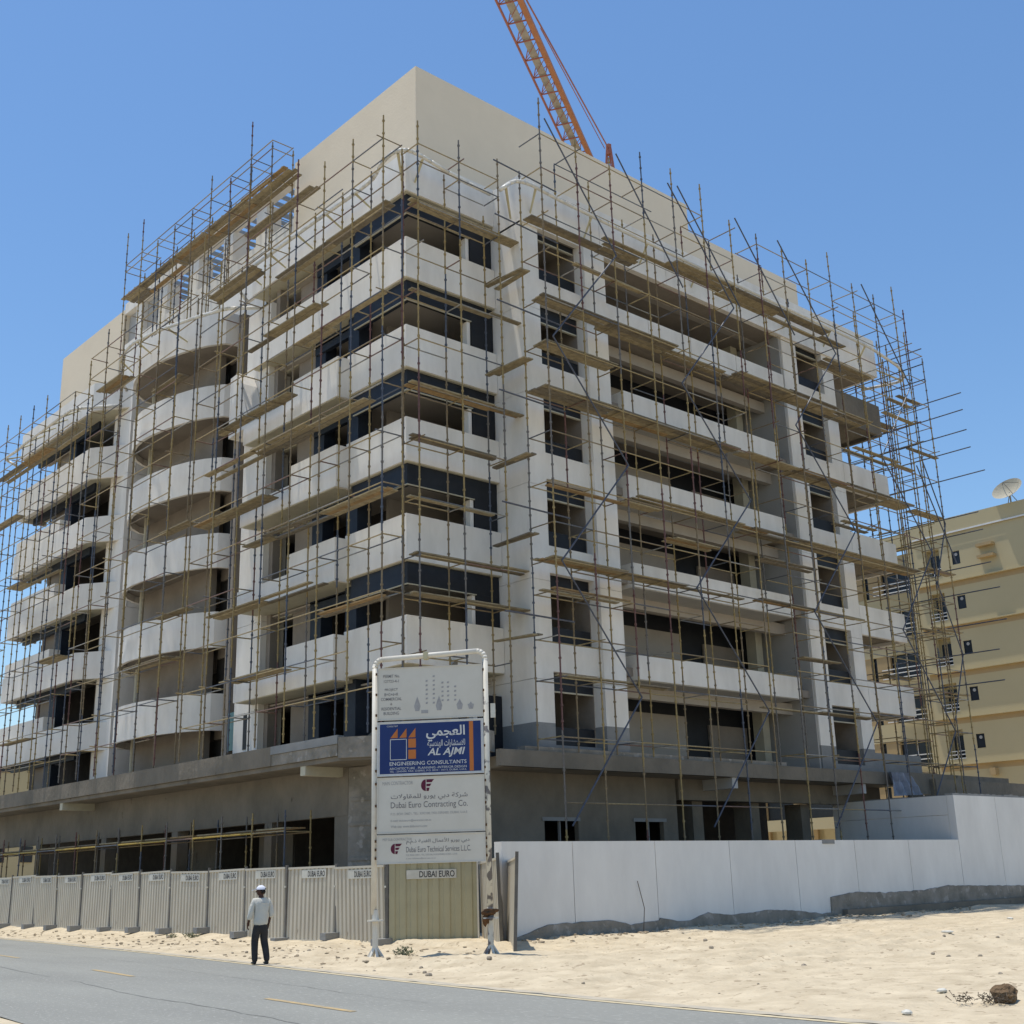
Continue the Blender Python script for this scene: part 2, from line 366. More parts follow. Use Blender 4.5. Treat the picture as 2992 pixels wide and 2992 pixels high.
# curved fin above the second balcony
for zt, zb in ((F[6]-.7, F[5]+.05),):
    M = MB(); prof = [(41.9, zt), (41.3, zt+.05), (41.0, zt-.5), (40.75, zt-1.2), (40.5, zt-1.9), (40.38, zb+.1), (41.9, zb)]
    M.extr([(22.55, y, z) for y, z in prof], (.72, 0, 0)); link('curved_fin', M, WHITE, B)
# balconies
t = .15
for k in range(2, 7):
    z = F[k]; top, bot = z+1.05, z-.5
    yl = 34.05 if k < 6 else 40.9
    M = MB().prism([(22.99, yl), (22.99, 30.51), (27.13, 30.51), (27.13, 30.66), (23.14, 30.66), (23.14, yl)], bot, top)
    link('balcony_parapet', M, WHITE, B)
    M = MB().prism([(23.05, yl), (23.05, 30.57), (27.13, 30.57), (27.13, 31.5), (23.9, 31.5), (23.9, yl)], bot-.03, bot+.12)
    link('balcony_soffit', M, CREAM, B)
    if k < 6:
        link('balcony_parapet', MB().prism([(22.5, 37.05), (22.5, 33.95), (23.14, 33.95), (23.14, 34.1), (22.65, 34.1), (22.65, 37.05)], z-.62, z+.92), WHITE, B)
        bp('balcony_parapet', WHITE, 22.5, 22.65, 37.06, 40.45, z-.62, z+.2)
        bp('balcony_parapet_end', WHITE, 22.5, 23.25, 40.46, 40.6, z-.62, z+.2)
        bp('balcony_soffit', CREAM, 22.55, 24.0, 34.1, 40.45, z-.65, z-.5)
    # round bay
    arc = [(24.4, 44.72), (23.88, 44.9), (23.4, 45.55), (23.08, 46.2), (22.8, 47.15), (22.6, 48.1), (22.48, 49.1), (22.46, 50.0), (22.56, 50.8), (22.75, 51.5), (23.0, 52.1), (23.4, 52.7), (24.0, 53.2), (24.7, 53.4)]
    arc = arc[::-1]
    link('balcony_parapet', MB().strip([Vector((p[0], p[1])) for p in arc], t, z-1.1, z+.4), WHITE, B)
    link('balcony_soffit', MB().prism([(p[0]+.05, p[1]) for p in arc]+[(25.58, 44.72), (25.58, 53.3)], z-.8, z-.6), BROWN, B)
    # left bay
    pl = [Vector(p) for p in ((24.5, 54.95), (22.99, 57.0), (22.99, 66.5), (24.6, 66.6))][::-1]
    if k < 6:
        link('balcony_parapet', MB().strip(pl, t, z-.9, z+.4), WHITE, B)
        bp('balcony_upstand', WHITE, 23.04, 23.6, 60.4, 66.4, z+.4, z+1.12)
    else: link('balcony_parapet', MB().strip(pl, t, z-.98, z+.68), WHITE, B)
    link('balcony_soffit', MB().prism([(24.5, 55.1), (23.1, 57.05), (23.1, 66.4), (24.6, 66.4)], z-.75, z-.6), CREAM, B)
# roof parapets
bp('roof_parapet', WHITE, 22.99, 23.14, 30.51, 41.2, 25.36, 26.95)
bp('roof_parapet', WHITE, 23.145, 27.2, 30.51, 30.66, 25.36, 26.95)
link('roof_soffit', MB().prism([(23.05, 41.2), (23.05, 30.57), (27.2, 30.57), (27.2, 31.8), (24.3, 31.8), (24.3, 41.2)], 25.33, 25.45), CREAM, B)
arcr = [(24.6, 44.6), (23.78, 44.8), (23.3, 45.5), (22.98, 46.15), (22.68, 47.1), (22.46, 48.1), (22.36, 49.1), (22.34, 50.0), (22.45, 50.9), (22.65, 51.6), (22.95, 52.3), (23.4, 52.9), (24.0, 53.4), (24.9, 53.6)][::-1]
link('roof_parapet', MB().strip([Vector(p) for p in arcr], t, 24.75, 26.25), WHITE, B)
link('roof_soffit', MB().prism([(p[0]+.05, p[1]) for p in arcr]+[(25.6, 44.6), (25.6, 53.6)], 24.78, 24.9), BROWN, B)
link('roof_parapet', MB().strip([Vector(p) for p in ((24.6, 66.7), (22.9, 66.6), (22.9, 56.9), (24.4, 54.9))], t, 25.1, 26.6), WHITE, B)
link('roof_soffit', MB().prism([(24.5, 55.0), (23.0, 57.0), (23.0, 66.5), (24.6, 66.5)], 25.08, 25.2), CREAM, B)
bp('roof_parapet', WHITE, 23.3, 23.45, 41.25, 44.5, 25.6, 26.6)

# ---- right facade
Y1 = 29.05
def rp(name, material, x0, x1, z0, z1, y0=Y1, y1=29.3): return bp(name, material, x0, x1, y0, y1, z0, z1)
def column(x0, x1, y0, y1, zt):
    bp('cement_plinth', CEM, x0, x1, y0, y1, 5.45, 6.58)
    zs = [6.58]+[f-.85 for f in F[2:]]+[zt]
    for i, (a, b) in enumerate(zip(zs, zs[1:])):
        if b > a: bp('pier_panel', WHITE, x0, x1, y0, y1, a+(.014 if i else 0), b)
column(27.15, 28.02, Y1, 31.9, 24.9)
column(30.18, 31.30, 28.78, 30.6, 24.9)
column(43.12, 44.20, Y1, 32.4, 24.9)
column(46.25, 47.12, Y1, 30.8, 24.9)
for k in range(1, 7):
    z0 = F[k]; z1 = F[k+1]
    for (x0, x1) in ((28.02, 30.18), (44.20, 46.25)):
        if k > 1: rp('spandrel_panel', WHITE, x0, x1, z0-.55, z0+.42)
        else: rp('spandrel_panel', CEM, x0, x1, z0, z0+.42)
        # black framed opening and the room beyond
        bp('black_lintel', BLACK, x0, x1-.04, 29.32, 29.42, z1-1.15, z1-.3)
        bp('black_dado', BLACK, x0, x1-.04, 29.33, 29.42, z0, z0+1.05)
        bp('window_jamb', BLACK, x0, x0+.04, 29.31, 31.3, z0, z1-.3)
        bp('interior_wall', BROWN2, x0+.05, x1+.6, 31.35, 31.5, z0, z1-.3)
        bp('window_reveal', BROWN, x1-.035, x1-.003, 29.315, 31.34, z0+.01, z1-.31)
        bp('window_trim', CREAM, x0+.045, x1-.04, 29.30, 29.40, z1-1.2, z1-1.152)
    # recess between the piers
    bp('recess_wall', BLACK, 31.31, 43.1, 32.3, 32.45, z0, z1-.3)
    bp('recess_wall', BROWN, 31.1, 31.30, 30.61, 32.3, z0, z1-.3)
    bp('plastered_panel', BROWN2, 34.3, 38.4, 32.18, 32.29, z0, z0+2.35)
    bp('plastered_panel', BROWN, 39.9, 42.4, 32.2, 32.29, z0, z0+2.1)
    bp('door_reveal', BROWN, 31.6, 33.4, 32.22, 32.29, z0, z0+2.5)
    bp('beige_beam', BROWN2, 31.31, 43.1, 30.2, 30.5, z1-.92, z1-.45)
    bp('interior_ceiling', BROWN, 31.31, 43.1, 30.5, 32.29, z1-.40, z1-.305)
    bp('balcony_floor', BROWN, 31.31, 43.1, 29.3, 31.4, z0-.32, z0-.02)
    bp('grey_side_wall', GREYW, 43.0, 43.11, 29.12, 32.29, z0-.3, z1-.31)
    bp('beige_column', CREAM, 42.2, 42.65, 31.2, 31.7, z0, z1-.4)
    if 1 < k < 6:
        bp('balcony_parapet', WHITE, 32.22, 41.95, 28.98, 29.12, z0-.47, z0+.43)
        bp('balcony_side', WHITE, 32.22, 32.37, 29.13, 31.4, z0-.47, z0+.43)
        bp('balcony_side', WHITE, 41.80, 41.95, 29.13, 31.4, z0-.47, z0+.43)
        bp('balcony_soffit', GREYW, 32.3, 41.9, 29.05, 31.4, z0-.5, z0-.33)
    if k == 6:
        for a, b in ((31.31, 34.0), (34.03, 36.6), (36.63, 39.6), (39.63, 42.99)):
            bp('balcony_parapet', WHITE, a, b, 29.05, 29.2, z0-.5, z0+.55)
    # right end bay
    if k > 1:
        bp('balcony_parapet', CONC if k == 6 else WHITE, 47.14, 50.9, 29.05, 29.22, z0-.62, z0+(.95 if k == 6 else .72))
        bp('balcony_side', CONC if k == 6 else WHITE, 50.72, 50.9, 29.23, 32.8, z0-.62, z0+(.95 if k == 6 else .72))
        bp('balcony_floor', CONC, 47.2, 50.85, 29.2, 32.9, z0-.45, z0-.2)
    bp('end_wall', BROWN2, 48.35, 48.6, 30.3, 34, z0, z1-.3)
    bp('end_wall', BROWN2, 47.13, 47.5, 29.7, 30.0, z0, z1-.3)
    bp('doorway_shade_panel', BLACK, 47.51, 48.3, 29.8, 29.9, z0, z0+2.4)  # black panel stands for the darkness beyond the door
bp('end_plinth', CEM, 47.13, 50.9, 29.1, 29.3, 5.45, 6.45)
# right roof band
for a, b in ((27.15, 31.29), (31.31, 35.2), (35.215, 39.2), (39.215, 43.1), (43.115, 47.1), (47.115, 50.95)):
    bp('roof_parapet', WHITE, a, b, 28.95, 29.2, 24.92, 26.9)
bp('roof_parapet', WHITE, 27.15, 27.3, 29.2, 30.6, 24.92, 26.9)
bp('roof_soffit', BROWN, 27.3, 50.9, 29.2, 32.4, 24.95, 25.05)
bp('parapet_side', WHITE, 50.8, 50.95, 29.2, 33, 24.92, 26.9)
# raw stair tower wall with a hole near the right end
for a in ((48.2, 49.5, 25.9, 28.7), (50.5, 52.6, 25.9, 28.7), (49.5, 50.5, 25.9, 26.9), (49.5, 50.5, 27.75, 28.7)):
    bp('roof_tower_wall', GREYW, a[0], a[1], 31.2, 31.4, a[2], a[3])
bp('roof_tower_wall', CEM, 48.2, 48.4, 31.4, 34.2, 25.9, 28.7)
# penthouse
bp('penthouse_wall', BEIGE, 25.03, 41.5, 32.55, 41.42, 25.85, 32.7)
bp('penthouse_wall', BEIGE, 41.5, 50.3, 32.6, 41.3, 25.85, 31.3)
bp('penthouse_wall', BEIGE, 25.03, 34, 58.8, 67.2, 25.85, 32.15)
bp('pergola_wall', WHITE, 25.1, 25.3, 41.43, 58.79, 25.85, 30.0)
bp('penthouse_side_wall', GREYW, 25.35, 27.0, 55.2, 58.79, 25.85, 31.8)
for yy in (44.4, 47.5, 50.9, 54.3, 57.0):
    bp('pergola_column', WHITE, 25.12, 25.9, yy-.45, yy+.45, 30.0, 31.85)
bp('pergola_beam', WHITE, 25.05, 25.4, 41.43, 58.79, 31.86, 32.5)
for i in range(24):
    yy = 42.0+i*.68
    bp('pergola_rafter', GREYW, 24.7, 29.5, yy, yy+.12, 32.52, 32.72)
bp('pergola_beam', GREYW, 29.3, 29.6, 41.43, 58.79, 31.86, 32.5)
# podium
link('podium_slab', MB().prism([(23.72, 75), (23.72, 34.4), (25.65, 30.3), (25.2, 28.45), (48.5, 28.45), (48.5, 66), (30, 75)], 5.05, 5.4), CONC, B)
link('podium_edge', MB().prism([(21.8, 75), (21.8, 36.6), (22.1, 36.6), (22.1, 75)], 5.58, 6.22), CONC, B)
link('podium_edge', MB().prism([(21.78, 36.6), (21.78, 32.55), (22.1, 32.65), (22.1, 36.6)], 5.95, 6.22), CEM, B)
link('podium_edge', MB().prism([(21.82, 36.6), (21.82, 32.6), (22.1, 32.7), (22.1, 36.6)], 5.58, 5.94), CONC2, B)
link('podium_edge', MB().prism([(21.8, 32.53), (24.9, 28.75), (25.2, 28.9), (22.1, 32.6)], 5.5, 6.15), CONC2, B)
link('podium_soffit', MB().prism([(21.9, 75), (21.9, 32.6), (24.9, 28.8), (26, 30), (23.6, 34), (23.6, 75)], 5.42, 5.57), CONC, B)
bp('podium_edge', CONC, 25.0, 48.5, 28.42, 28.62, 5.05, 5.56)
bp('podium_edge', CONC2, 26.2, 40, 28.60, 28.95, 5.4, 5.72)
bp('podium_edge', CONC, 48.5, 57.3, 28.3, 28.6, 4.7, 5.6)
bp('podium_ramp_wall', CONC, 50.0, 61.0, 28.0, 28.3, 3.9, 5.35)
for yy in (34.6, 54.4):
    bp('bracket_beam', CREAM, 21.92, 23.45, yy, yy+.3, 5.12, 5.5)
# sloped raw concrete fin on the corner of the podium
link('sloped_concrete_fin', MB().extr([(22.6, 32.3, 6.1), (24.9, 30.3, 6.1), (24.9, 30.3, 8.6)], (.14, .16, 0)), CONC, B)
# ground storey
bp('ground_wall', CONC, 23.4, 23.7, 34.3, 75, 3.85, 5.56)
bp('ground_wall', CONC, 23.42, 23.7, 34.3, 35.1, -.2, 3.85)
for y0, y1 in ((39.1, 39.6), (46.3, 46.8), (53, 53.5), (60.5, 61), (67, 67.6)):
    bp('ground_column', CONC, 23.42, 23.9, y0, y1, -.2, 3.85)
bp('ground_wall', CONC, 25.8, 25.9, 41.5, 44, -.2, 3.6); bp('ground_wall', CONC, 26.4, 26.5, 48.5, 51, -.2, 3.6)
bp('ground_wall', CONC, 25.2, 25.3, 36.2, 37.6, -.2, 3.6)
for i in range(9): bp('rebar_bundle', RUST, 25.0+.05*(i % 3), 25.04+.05*(i % 3), 41.0+i*1.7, 42.6+i*1.7, 1.9+.07*(i % 4), 2.0+.1*(i % 4))
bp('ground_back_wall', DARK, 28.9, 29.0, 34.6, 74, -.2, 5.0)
link('ground_wall', MB().prism([(23.42, 34.3), (25.3, 30.0), (25.6, 30.1), (23.7, 34.3)], -.2, 5.4), CONC2, B)
for zz in (1.2, 2.4, 3.5, 4.3):
    link('concrete_course', MB().prism([(23.40, 34.25), (25.28, 29.95), (25.3, 30.1), (23.5, 34.3)], zz, zz+.10), CONC2, B)
for a in ((25.3, 28.26, 0, 5.2), (28.26, 29.84, 3.58, 5.2), (29.84, 32.66, 0, 5.2), (32.66, 34.17, 3.55, 5.2), (34.17, 34.95, 0, 5.2), (28.26, 29.84, 0, 2.6), (32.66, 34.17, 0, 2.6)):
    bp('ground_wall', CONC, a[0], a[1], 30.0, 30.2, a[2]-.2 if a[2] == 0 else a[2], a[3])
bp('ground_room', DARK, 25.6, 34.9, 33.5, 33.7, -.2, 5); bp('ground_room', DARK, 34.8, 34.9, 30.2, 33.5, -.2, 5)  # dark-coloured sheets give the ground windows their indoor shade
for xx in (28.15, 32.55):
    bp('window_surround', CEM, xx, xx+1.75, 29.96, 29.995, 3.50, 3.62)
    bp('window_mullion', CEM, xx+.85, xx+.89, 30.05, 30.15, 2.6, 3.56)
bp('ground_beam', CONC, 35, 48.5, 29.9, 30.3, 4.3, 5.05)
for xx in (36.3, 39.8, 43.2, 47.6):
    bp('ground_column', CONC, xx, xx+.6, 30.4, 31.2, -.2, 4.3)
    bp('ground_column', DARK, xx, xx+.7, 40, 40.7, -.2, 5.0)  # back row of columns coloured dark for the shade under the podium
bp('ground_room', DARK, 40.9, 48.4, 36, 36.3, -.2, 5.0)
for xx in (36.4, 44.9):
    bp('bracket_beam', GREYW, xx, xx+.32, 28.5, 30.0, 4.65, 5.04)

# ---------------------------------------------------------------- white pipes held out from the roof parapets
def pipe(label, pts, brs, r=.075):
    t_ = thing('roof_edge_pipe', label, 'pipe', pts[0], 0, 'white pipes along the roof edge')
    o0 = Vector(pts[0]); P_ = [Vector(p)-o0 for p in pts]
    sm = [P_[0]]
    for i in range(1, len(P_)-1):
        a, b, c = P_[i-1], P_[i], P_[i+1]; e1 = b+(a-b)*min(.35, .45/max(.01, (a-b).length)); e2 = b+(c-b)*min(.35, .45/max(.01, (c-b).length))
        sm += [e1, (e1+2*b+e2)/4, e2]
    sm.append(P_[-1])
    link('rail', MB().path(sm, r, 10), PVC, t_, True)
    for p, q in brs:
        link('bracket', MB().tube(Vector(p)-o0, Vector(q)-o0, .055, 6, .035), BRK, t_)
    return t_
zb = 25.75
pipe('wrapped white pipe along the roof edge left of the near corner', [(23.0, 41.6, 25.3), (22.2, 41.5, 25.95), (22.25, 40, 25.95), (22.25, 35.4, 25.95), (22.3, 32.3, 25.95), (22.3, 31.5, 26.0), (22.3, 31.05, 26.4), (22.25, 30.2, 26.45), (22.5, 29.75, 26.4), (23.1, 29.75, 26.4), (24.8, 29.75, 26.15), (26.3, 29.7, 26.05)],
     [((22.25, y, 25.9), (22.98, y+.05, 25.2 + .4)) for y in (32.6, 34.5, 36.5, 38.5, 40.4)]+[((22.35, 30.1, 26.35), (22.97, 30.7, 25.8)), ((23.2, 29.8, 26.3), (23.4, 30.5, 25.8))])
pipe('curved white pipe around the round bay at roof level', [(22.9, 40.4, 24.5), (22.1, 41.6, 24.7), (21.95, 43.7, 25.1), (21.75, 46.8, 25.6), (21.6, 49.4, 25.85), (21.8, 51.3, 25.9), (22.5, 53, 25.6), (23.3, 53.8, 25.3)],
     [((21.85, 46.5, 25.5), (22.85, 46.6, 25.2)), ((21.62, 49.2, 25.8), (22.35, 49.2, 25.4)), ((22, 51.7, 25.8), (22.7, 51.8, 25.4))])
pipe('straight white pipe with pointed end along the far left roof edge', [(23.8, 55.6, 25.2), (22.1, 57.3, 25.15), (22.0, 58, 25.1), (22.0, 63.7, 25.05), (22.05, 64.8, 25.0), (22.2, 67.3, 25.25), (22.9, 67.1, 24.9)],
     [((22.0, y, 25.05), (22.88, y+.1, 25.6)) for y in (58.4, 60, 61.6, 63.2, 64.8)]+[((22.3, 67.1, 25.2), (22.95, 66.4, 25.3))])
pipe('white pipe starting at the corner pier along the right roof edge', [(25.62, 28.4, 25.35), (26.3, 28.35, 26.0), (27.1, 28.35, 26.15), (28.4, 28.35, 26.05), (31.2, 28.35, 26.0), (38, 28.35, 25.95), (49.5, 28.35, 25.95), (52.4, 28.4, 25.6), (53.5, 28.9, 25.4), (52.8, 31, 25.4)],
     [((25.9, 28.4, 25.6), (27.1, 29.5, 25.25)), ((27.4, 28.4, 26.1), (27.6, 28.96, 25.4))]+[((x, 28.4, 25.95), (x+.1, 28.96, 25.3)) for x in (30.3, 33.5, 36.7, 39.9, 43.1, 46.3, 49.2)]+[((53.4, 29, 25.4), (50.95, 29.3, 25.6)), ((52.8, 30.8, 25.4), (50.95, 31, 25.5))])

# ---------------------------------------------------------------- scaffolding
def pole_mesh(L):
    M = MB().tube((0, 0, 0), (0, 0, L), .028, 6)
    z = .25
    while z < L-.1:
        M.tube((0, 0, z), (0, 0, z+.06), .049, 6); z += .5
    me = M.mesh('standard'); me.materials.append(STEEL); return me
POLE = {L: pole_mesh(L) for L in (1., 2., 3.)}
def unit(material, r, name, blade=True):
    M = MB().tube((0, 0, 0), (1, 0, 0), r, 6)
    me = M.mesh(name); me.materials.append(material); return me
LED = unit(LEDG, .023, 'ledger'); BRC = unit(BRACE, .03, 'brace'); YLD = unit(YEL, .034, 'ledger')
def board(L):
    me = MB().box(0, L, 0, .22, 0, .045).mesh('board'); me.materials.append(WOOD); return me
BRD = {L: board(L) for L in (1.9, 2.6, 3.6)}
NP = [0]
def inst(name, me, par, loc, rot=(0, 0, 0), scale=None):
    o = bpy.data.objects.new(name, me); C.objects.link(o); o.parent = par; o.location = loc; o.rotation_euler = rot
    if scale: o.scale = scale
    NP[0] += 1
    return o
def beam(par, name, me, p, q):
    p, q = Vector(p), Vector(q); d = q-p
    o = inst(name, me, par, p, (0, 0, 0), (d.length, 1, 1)); o.rotation_euler = d.to_track_quat('X', 'Z').to_euler(); return o
def standard(par, x, y, z0, z1):
    z = z0
    while z < z1-.3:
        L = random.choice((2., 3., 3.)) if z1-z > 2.6 else (2. if z1-z > 1.5 else 1.)
        inst('standard', POLE[L], par, (x, y, z), (random.uniform(-.004, .004), random.uniform(-.004, .004), random.uniform(0, 1)))
        z += L
def scaffold(label, axis, cs, o_, i_, z0o, z0i, ztop, levels, decks, braces=(), drop=.06, group='scaffold sections round the building', itop=None):
    """axis 'x': runs along X at y=o_ (outer) and y=i_ (inner); 'y' the other way round"""
    X = (lambda c, d, z: (c, d, z)) if axis == 'x' else (lambda c, d, z: (d, c, z))
    S = thing('scaffold', label, 'scaffold', (0, 0, 0), 0, group)
    for c in cs:
        zt = ztop+random.choice((-.5, 0, .3, .8))
        p = X(c, o_, 0); standard(S, p[0], p[1], z0o, zt)
        p = X(c, i_, 0); standard(S, p[0], p[1], z0i, (itop or ztop-.9)+random.choice((-.5, 0, .5)))
    for z in levels:
        for a, b in zip(cs, cs[1:]):
            if random.random() > drop: beam(S, 'ledger', LED, X(a, o_, z+.0), X(b, o_, z))
            if z > z0i and random.random() > .25+drop: beam(S, 'ledger', LED, X(a, i_, z+.05), X(b, i_, z+.05))
        for c in cs:
            if z > z0i and random.random() > .12: beam(S, 'transom', LED, X(c+.04, o_-(.25 if random.random() < .15 else 0)*(1 if i_ > o_ else -1), z+.03), X(c+.04, i_, z+.03))
    for (z, a, b) in decks:
        c = a; wdt = abs(i_-o_)
        nb = max(2, int(wdt/.25)) if b-a > 8 else random.choice((2, 3, 3))
        while c < b-.5:
            L = min((1.9, 2.6, 3.6), key=lambda q: abs(q-min(3.6, b-c)))
            for j in range(nb):
                if random.random() < .12: continue
                off = min(o_, i_)+.04+j*.25
                zz = z+.075+random.choice((0, 0, 0, .012))+(.05 if random.random() < .08 else 0)
                if axis == 'x': inst('board', BRD[L], S, (c+random.uniform(-.12, .12), off, zz), (0, random.uniform(-.006, .006), random.uniform(-.008, .008)))
                else: inst('board', BRD[L], S, (off+.22, c+random.uniform(-.12, .12), zz), (0, random.uniform(-.006, .006), pi/2+random.uniform(-.008, .008)))
            c += L-.08
    for p, q in braces: beam(S, 'brace', BRC, p, q)
    return S
RL = [27.6, 26.2, 24.3, 22.85, 21.05, 19.35, 17.65, 16.1, 14.35, 12.9, 11.65, 10.6, 9.1, 7.75, 5.9, 3.9]
xs1 = [26.68+1.83*i for i in range(7)]; xs2 = [26.68+1.83*i for i in range(6, 14)]
def zig(cols, levels, y=27.3):
    out = []
    for (a, b) in cols:
        f = True
        for z1, z0 in zip(levels, levels[1:]):
            out.append(((a, y, z1), (b, y, z0)) if f else ((b, y, z1), (a, y, z0))); f = not f
    return out
zl = [28.3, 23.9, 19.6, 15.6, 11.6, 7.4, 3.2]
scaffold('tall scaffold bays in front of the corner pier and first windows of the right facade', 'x', xs1, 27.35, 28.5, .1, 5.6, 28.2, RL,
         [(24.2, 26.5, 32), (22.85, 28.3, 31.8), (21.1, 26.6, 37.6), (19.35, 26.6, 30.4), (17.65, 26.6, 37.6), (14.2, 26.7, 31), (14.5, 31, 37.6), (11.65, 26.6, 37.6), (10.6, 26.6, 30.6), (7.75, 26.6, 32), (24.9, 30.5, 37.6), (13.3, 32.8, 35.6)],
         zig([(26.9, 30.4), (33.7, 37.4)], zl)+[((30.7, 27.3, 28.4), (34.2, 27.3, 23.8)), ((34.3, 27.3, 28.4), (37.8, 27.3, 24.1))])
scaffold('tall scaffold bays over the balconies on the right half of the right facade', 'x', xs2[1:]+[51.3], 27.35, 28.5, .1, 5.6, 28.0, RL,
         [(24.9, 37.6, 46.2), (21.1, 37.6, 47), (17.65, 37.6, 50), (14.5, 37.6, 50), (11.65, 37.6, 45), (7.5, 37.6, 45), (13.3, 38, 41.5), (9.6, 40, 43), (15.9, 44, 46.4), (19.6, 45.6, 50.6), (23.4, 44, 47.2)],
         zig([(41.0, 44.7), (47.6, 51)], zl)+[((38, 27.3, 28.3), (41.6, 27.3, 23.9))])
scaffold('low bare scaffold link between the corner balconies and the right pier', 'x', [22.45, 24.3, 26.15], 29.1, 29.95, 6.2, 6.2, 26.6, [26.3, 25.6, 24.0, 22.4, 20.7, 18.9, 17.2, 15.4, 13.4, 11.5, 10.2, 8.4],
         [(z, 22.3, 26.6) for z in (24.0, 20.75, 17.2, 13.4, 11.5, 10.2)]+[(15.4, 22.3, 26)], drop=.15)
LL = [26.3, 25.2, 23.6, 22.1, 20.5, 18.9, 17.2, 15.5, 13.8, 12.1, 10.3, 8.7, 7.4]
ys1 = [29.6+1.83*i for i in range(8)]; ys2 = [29.6+1.83*i for i in range(8, 14)]; ys3 = [29.6+1.83*i for i in range(14, 21)]
scaffold('scaffold beside the sharp corner balconies on the left facade', 'y', ys1, 21.35, 22.15, 6.2, 6.2, 27.4, LL,
         [(23.75, 29.6, 36.5), (20.4, 29.6, 33.7), (21.6, 33.7, 38), (17.1, 31, 42), (13.6, 29.8, 38), (15.2, 37, 42), (11.3, 33.8, 41), (10.1, 29.8, 33.5), (25.0, 38.5, 42), (8.7, 36, 40), (18.9, 36, 41)], drop=.02)
scaffold('scaffold wrapped round the curved bay of the left facade', 'y', ys2, 21.25, 22.1, 6.2, 6.2, 26.6, LL,
         [(22.3, 44, 47), (15.5, 42.6, 45.6), (12.1, 43, 46), (10.3, 44, 48), (24.3, 50, 53)], drop=.02)
scaffold('scaffold at the far left end of the left facade', 'y', ys3+[68], 21.3, 22.2, 6.2, 6.2, 25.6, LL[1:],
         [(23.2, 55, 65.5), (20.4, 62, 66.5), (16.5, 57, 62), (12.0, 55, 58), (8.5, 58, 62)], drop=.02)
scaffold('scaffold standing against the rooftop pergola', 'y', [40.9+1.83*i for i in range(9)], 23.55, 24.6, 25.9, 25.9, 33.6, [33.0, 32.6, 31.1, 29.3, 27.7],
         [(31.15, 40.0, 55.5), (29.2, 37.8, 43.5)], drop=.05)
zt = [26.0, 24.6, 23.3, 22.2, 20.9, 19.4, 17.6, 16.2, 14.8, 13.4, 11.9, 10.2, 8.9, 7.4, 5.9]
S9 = scaffold('see-through scaffold tower beyond the right end of the facade', 'x', [51.2, 52.7], 27.4, 28.7, 3.9, 3.9, 26.2, zt,
              [(23.2, 50.2, 52.2), (17.5, 50.2, 53), (20.6, 50.4, 52.9), (14.8, 50.6, 53), (12.0, 50.6, 53), (9.0, 50.6, 53), (22.0, 48.6, 51.4)],
              zig([(51.2, 52.7)], [20.4, 17.3, 14.2, 11, 7.9], 27.35)+[((50.6, 27.3, 19.8), (53.2, 27.3, 15.4))], itop=26.4)
S11 = scaffold('inner scaffold tower wrapping the far side of the right end balconies', 'x', [51.1, 52.8, 54.3], 30.3, 32.2, 3.9, 3.9, 26.6, zt,
              [(23.4, 51, 54.4), (16.2, 51, 54), (10.2, 51, 54)], drop=.2, itop=26.8)
for z in (23.5, 22.6, 21.6, 20.7, 19.4, 17.5, 16.6, 15.0, 13.8, 12.3, 11.0, 9.6):
    beam(S9, 'long_tube', BRC, (random.choice((52.7, 52.75, 52.6)), 25.2+random.uniform(-.3, .5), z), (52.7, 31, z+.05))
    beam(S9, 'long_tube', LED, (51.2, 27.1, z-.5), (51.2, 32.4, z-.5))
for z in (25.9, 25.1, 24.3):
    beam(S9, 'long_tube', BRC, (51.6, 26.8, z), (51.6, 32.5, z+.03))
# street level scaffold walkway behind the hoarding
S10 = thing('scaffold', 'low yellow and blue tube scaffold along the street just behind the hoarding', 'scaffold', (0, 0, 0), 0, 'scaffold sections round the building')
ysw = [35.9+2.12*i for i in range(15)]
for y in ysw:
    standard(S10, 22, y, .1, 4.3); standard(S10, 23.0, y, .1, 4.0)
for i, (a, b) in enumerate(zip(ysw, ysw[1:])):
    beam(S10, 'ledger', YLD if i % 3 else LED, (22, a, 3.42), (22, b, 3.42)); beam(S10, 'ledger', LED, (23, a, 3.38), (23, b, 3.38))
    beam(S10, 'transom', LED, (22, a, 3.4), (23, a, 3.4))
    for j in range(3): inst('board', BRD[1.9], S10, (22.3+j*.28, a+.1, 3.5), (0, 0, pi/2))
# tie tubes from the corner pier
for z in (26.05, 23.9, 20.6, 17.3, 13.4, 9.8):
    beam(S10 if z < 4 else S9, 'tie_tube', BRC, (24.9, 27.9, z), (28.1, 28.05, z+.02))
# bamboo-like bundle and offcut boards laid out from the corner scaffold
for z in (22.3, 18.9, 15.4, 12.6, 9.2):
    t_ = thing('cantilever_board_pair', 'boards poking out past the pier at the %s corner balcony' % {22.3: 'topmost', 18.9: 'fifth', 15.4: 'fourth', 12.6: 'third', 9.2: 'lowest'}[z], 'boards', (0, 0, 0), 0, 'boards poking out beside the corner pier')
    for j in range(2): inst('board', BRD[1.9], t_, (26.45+j*.24, 28.1, z+.03*j), (0, random.uniform(-.05, .05), pi/2+random.uniform(-.1, .1)))

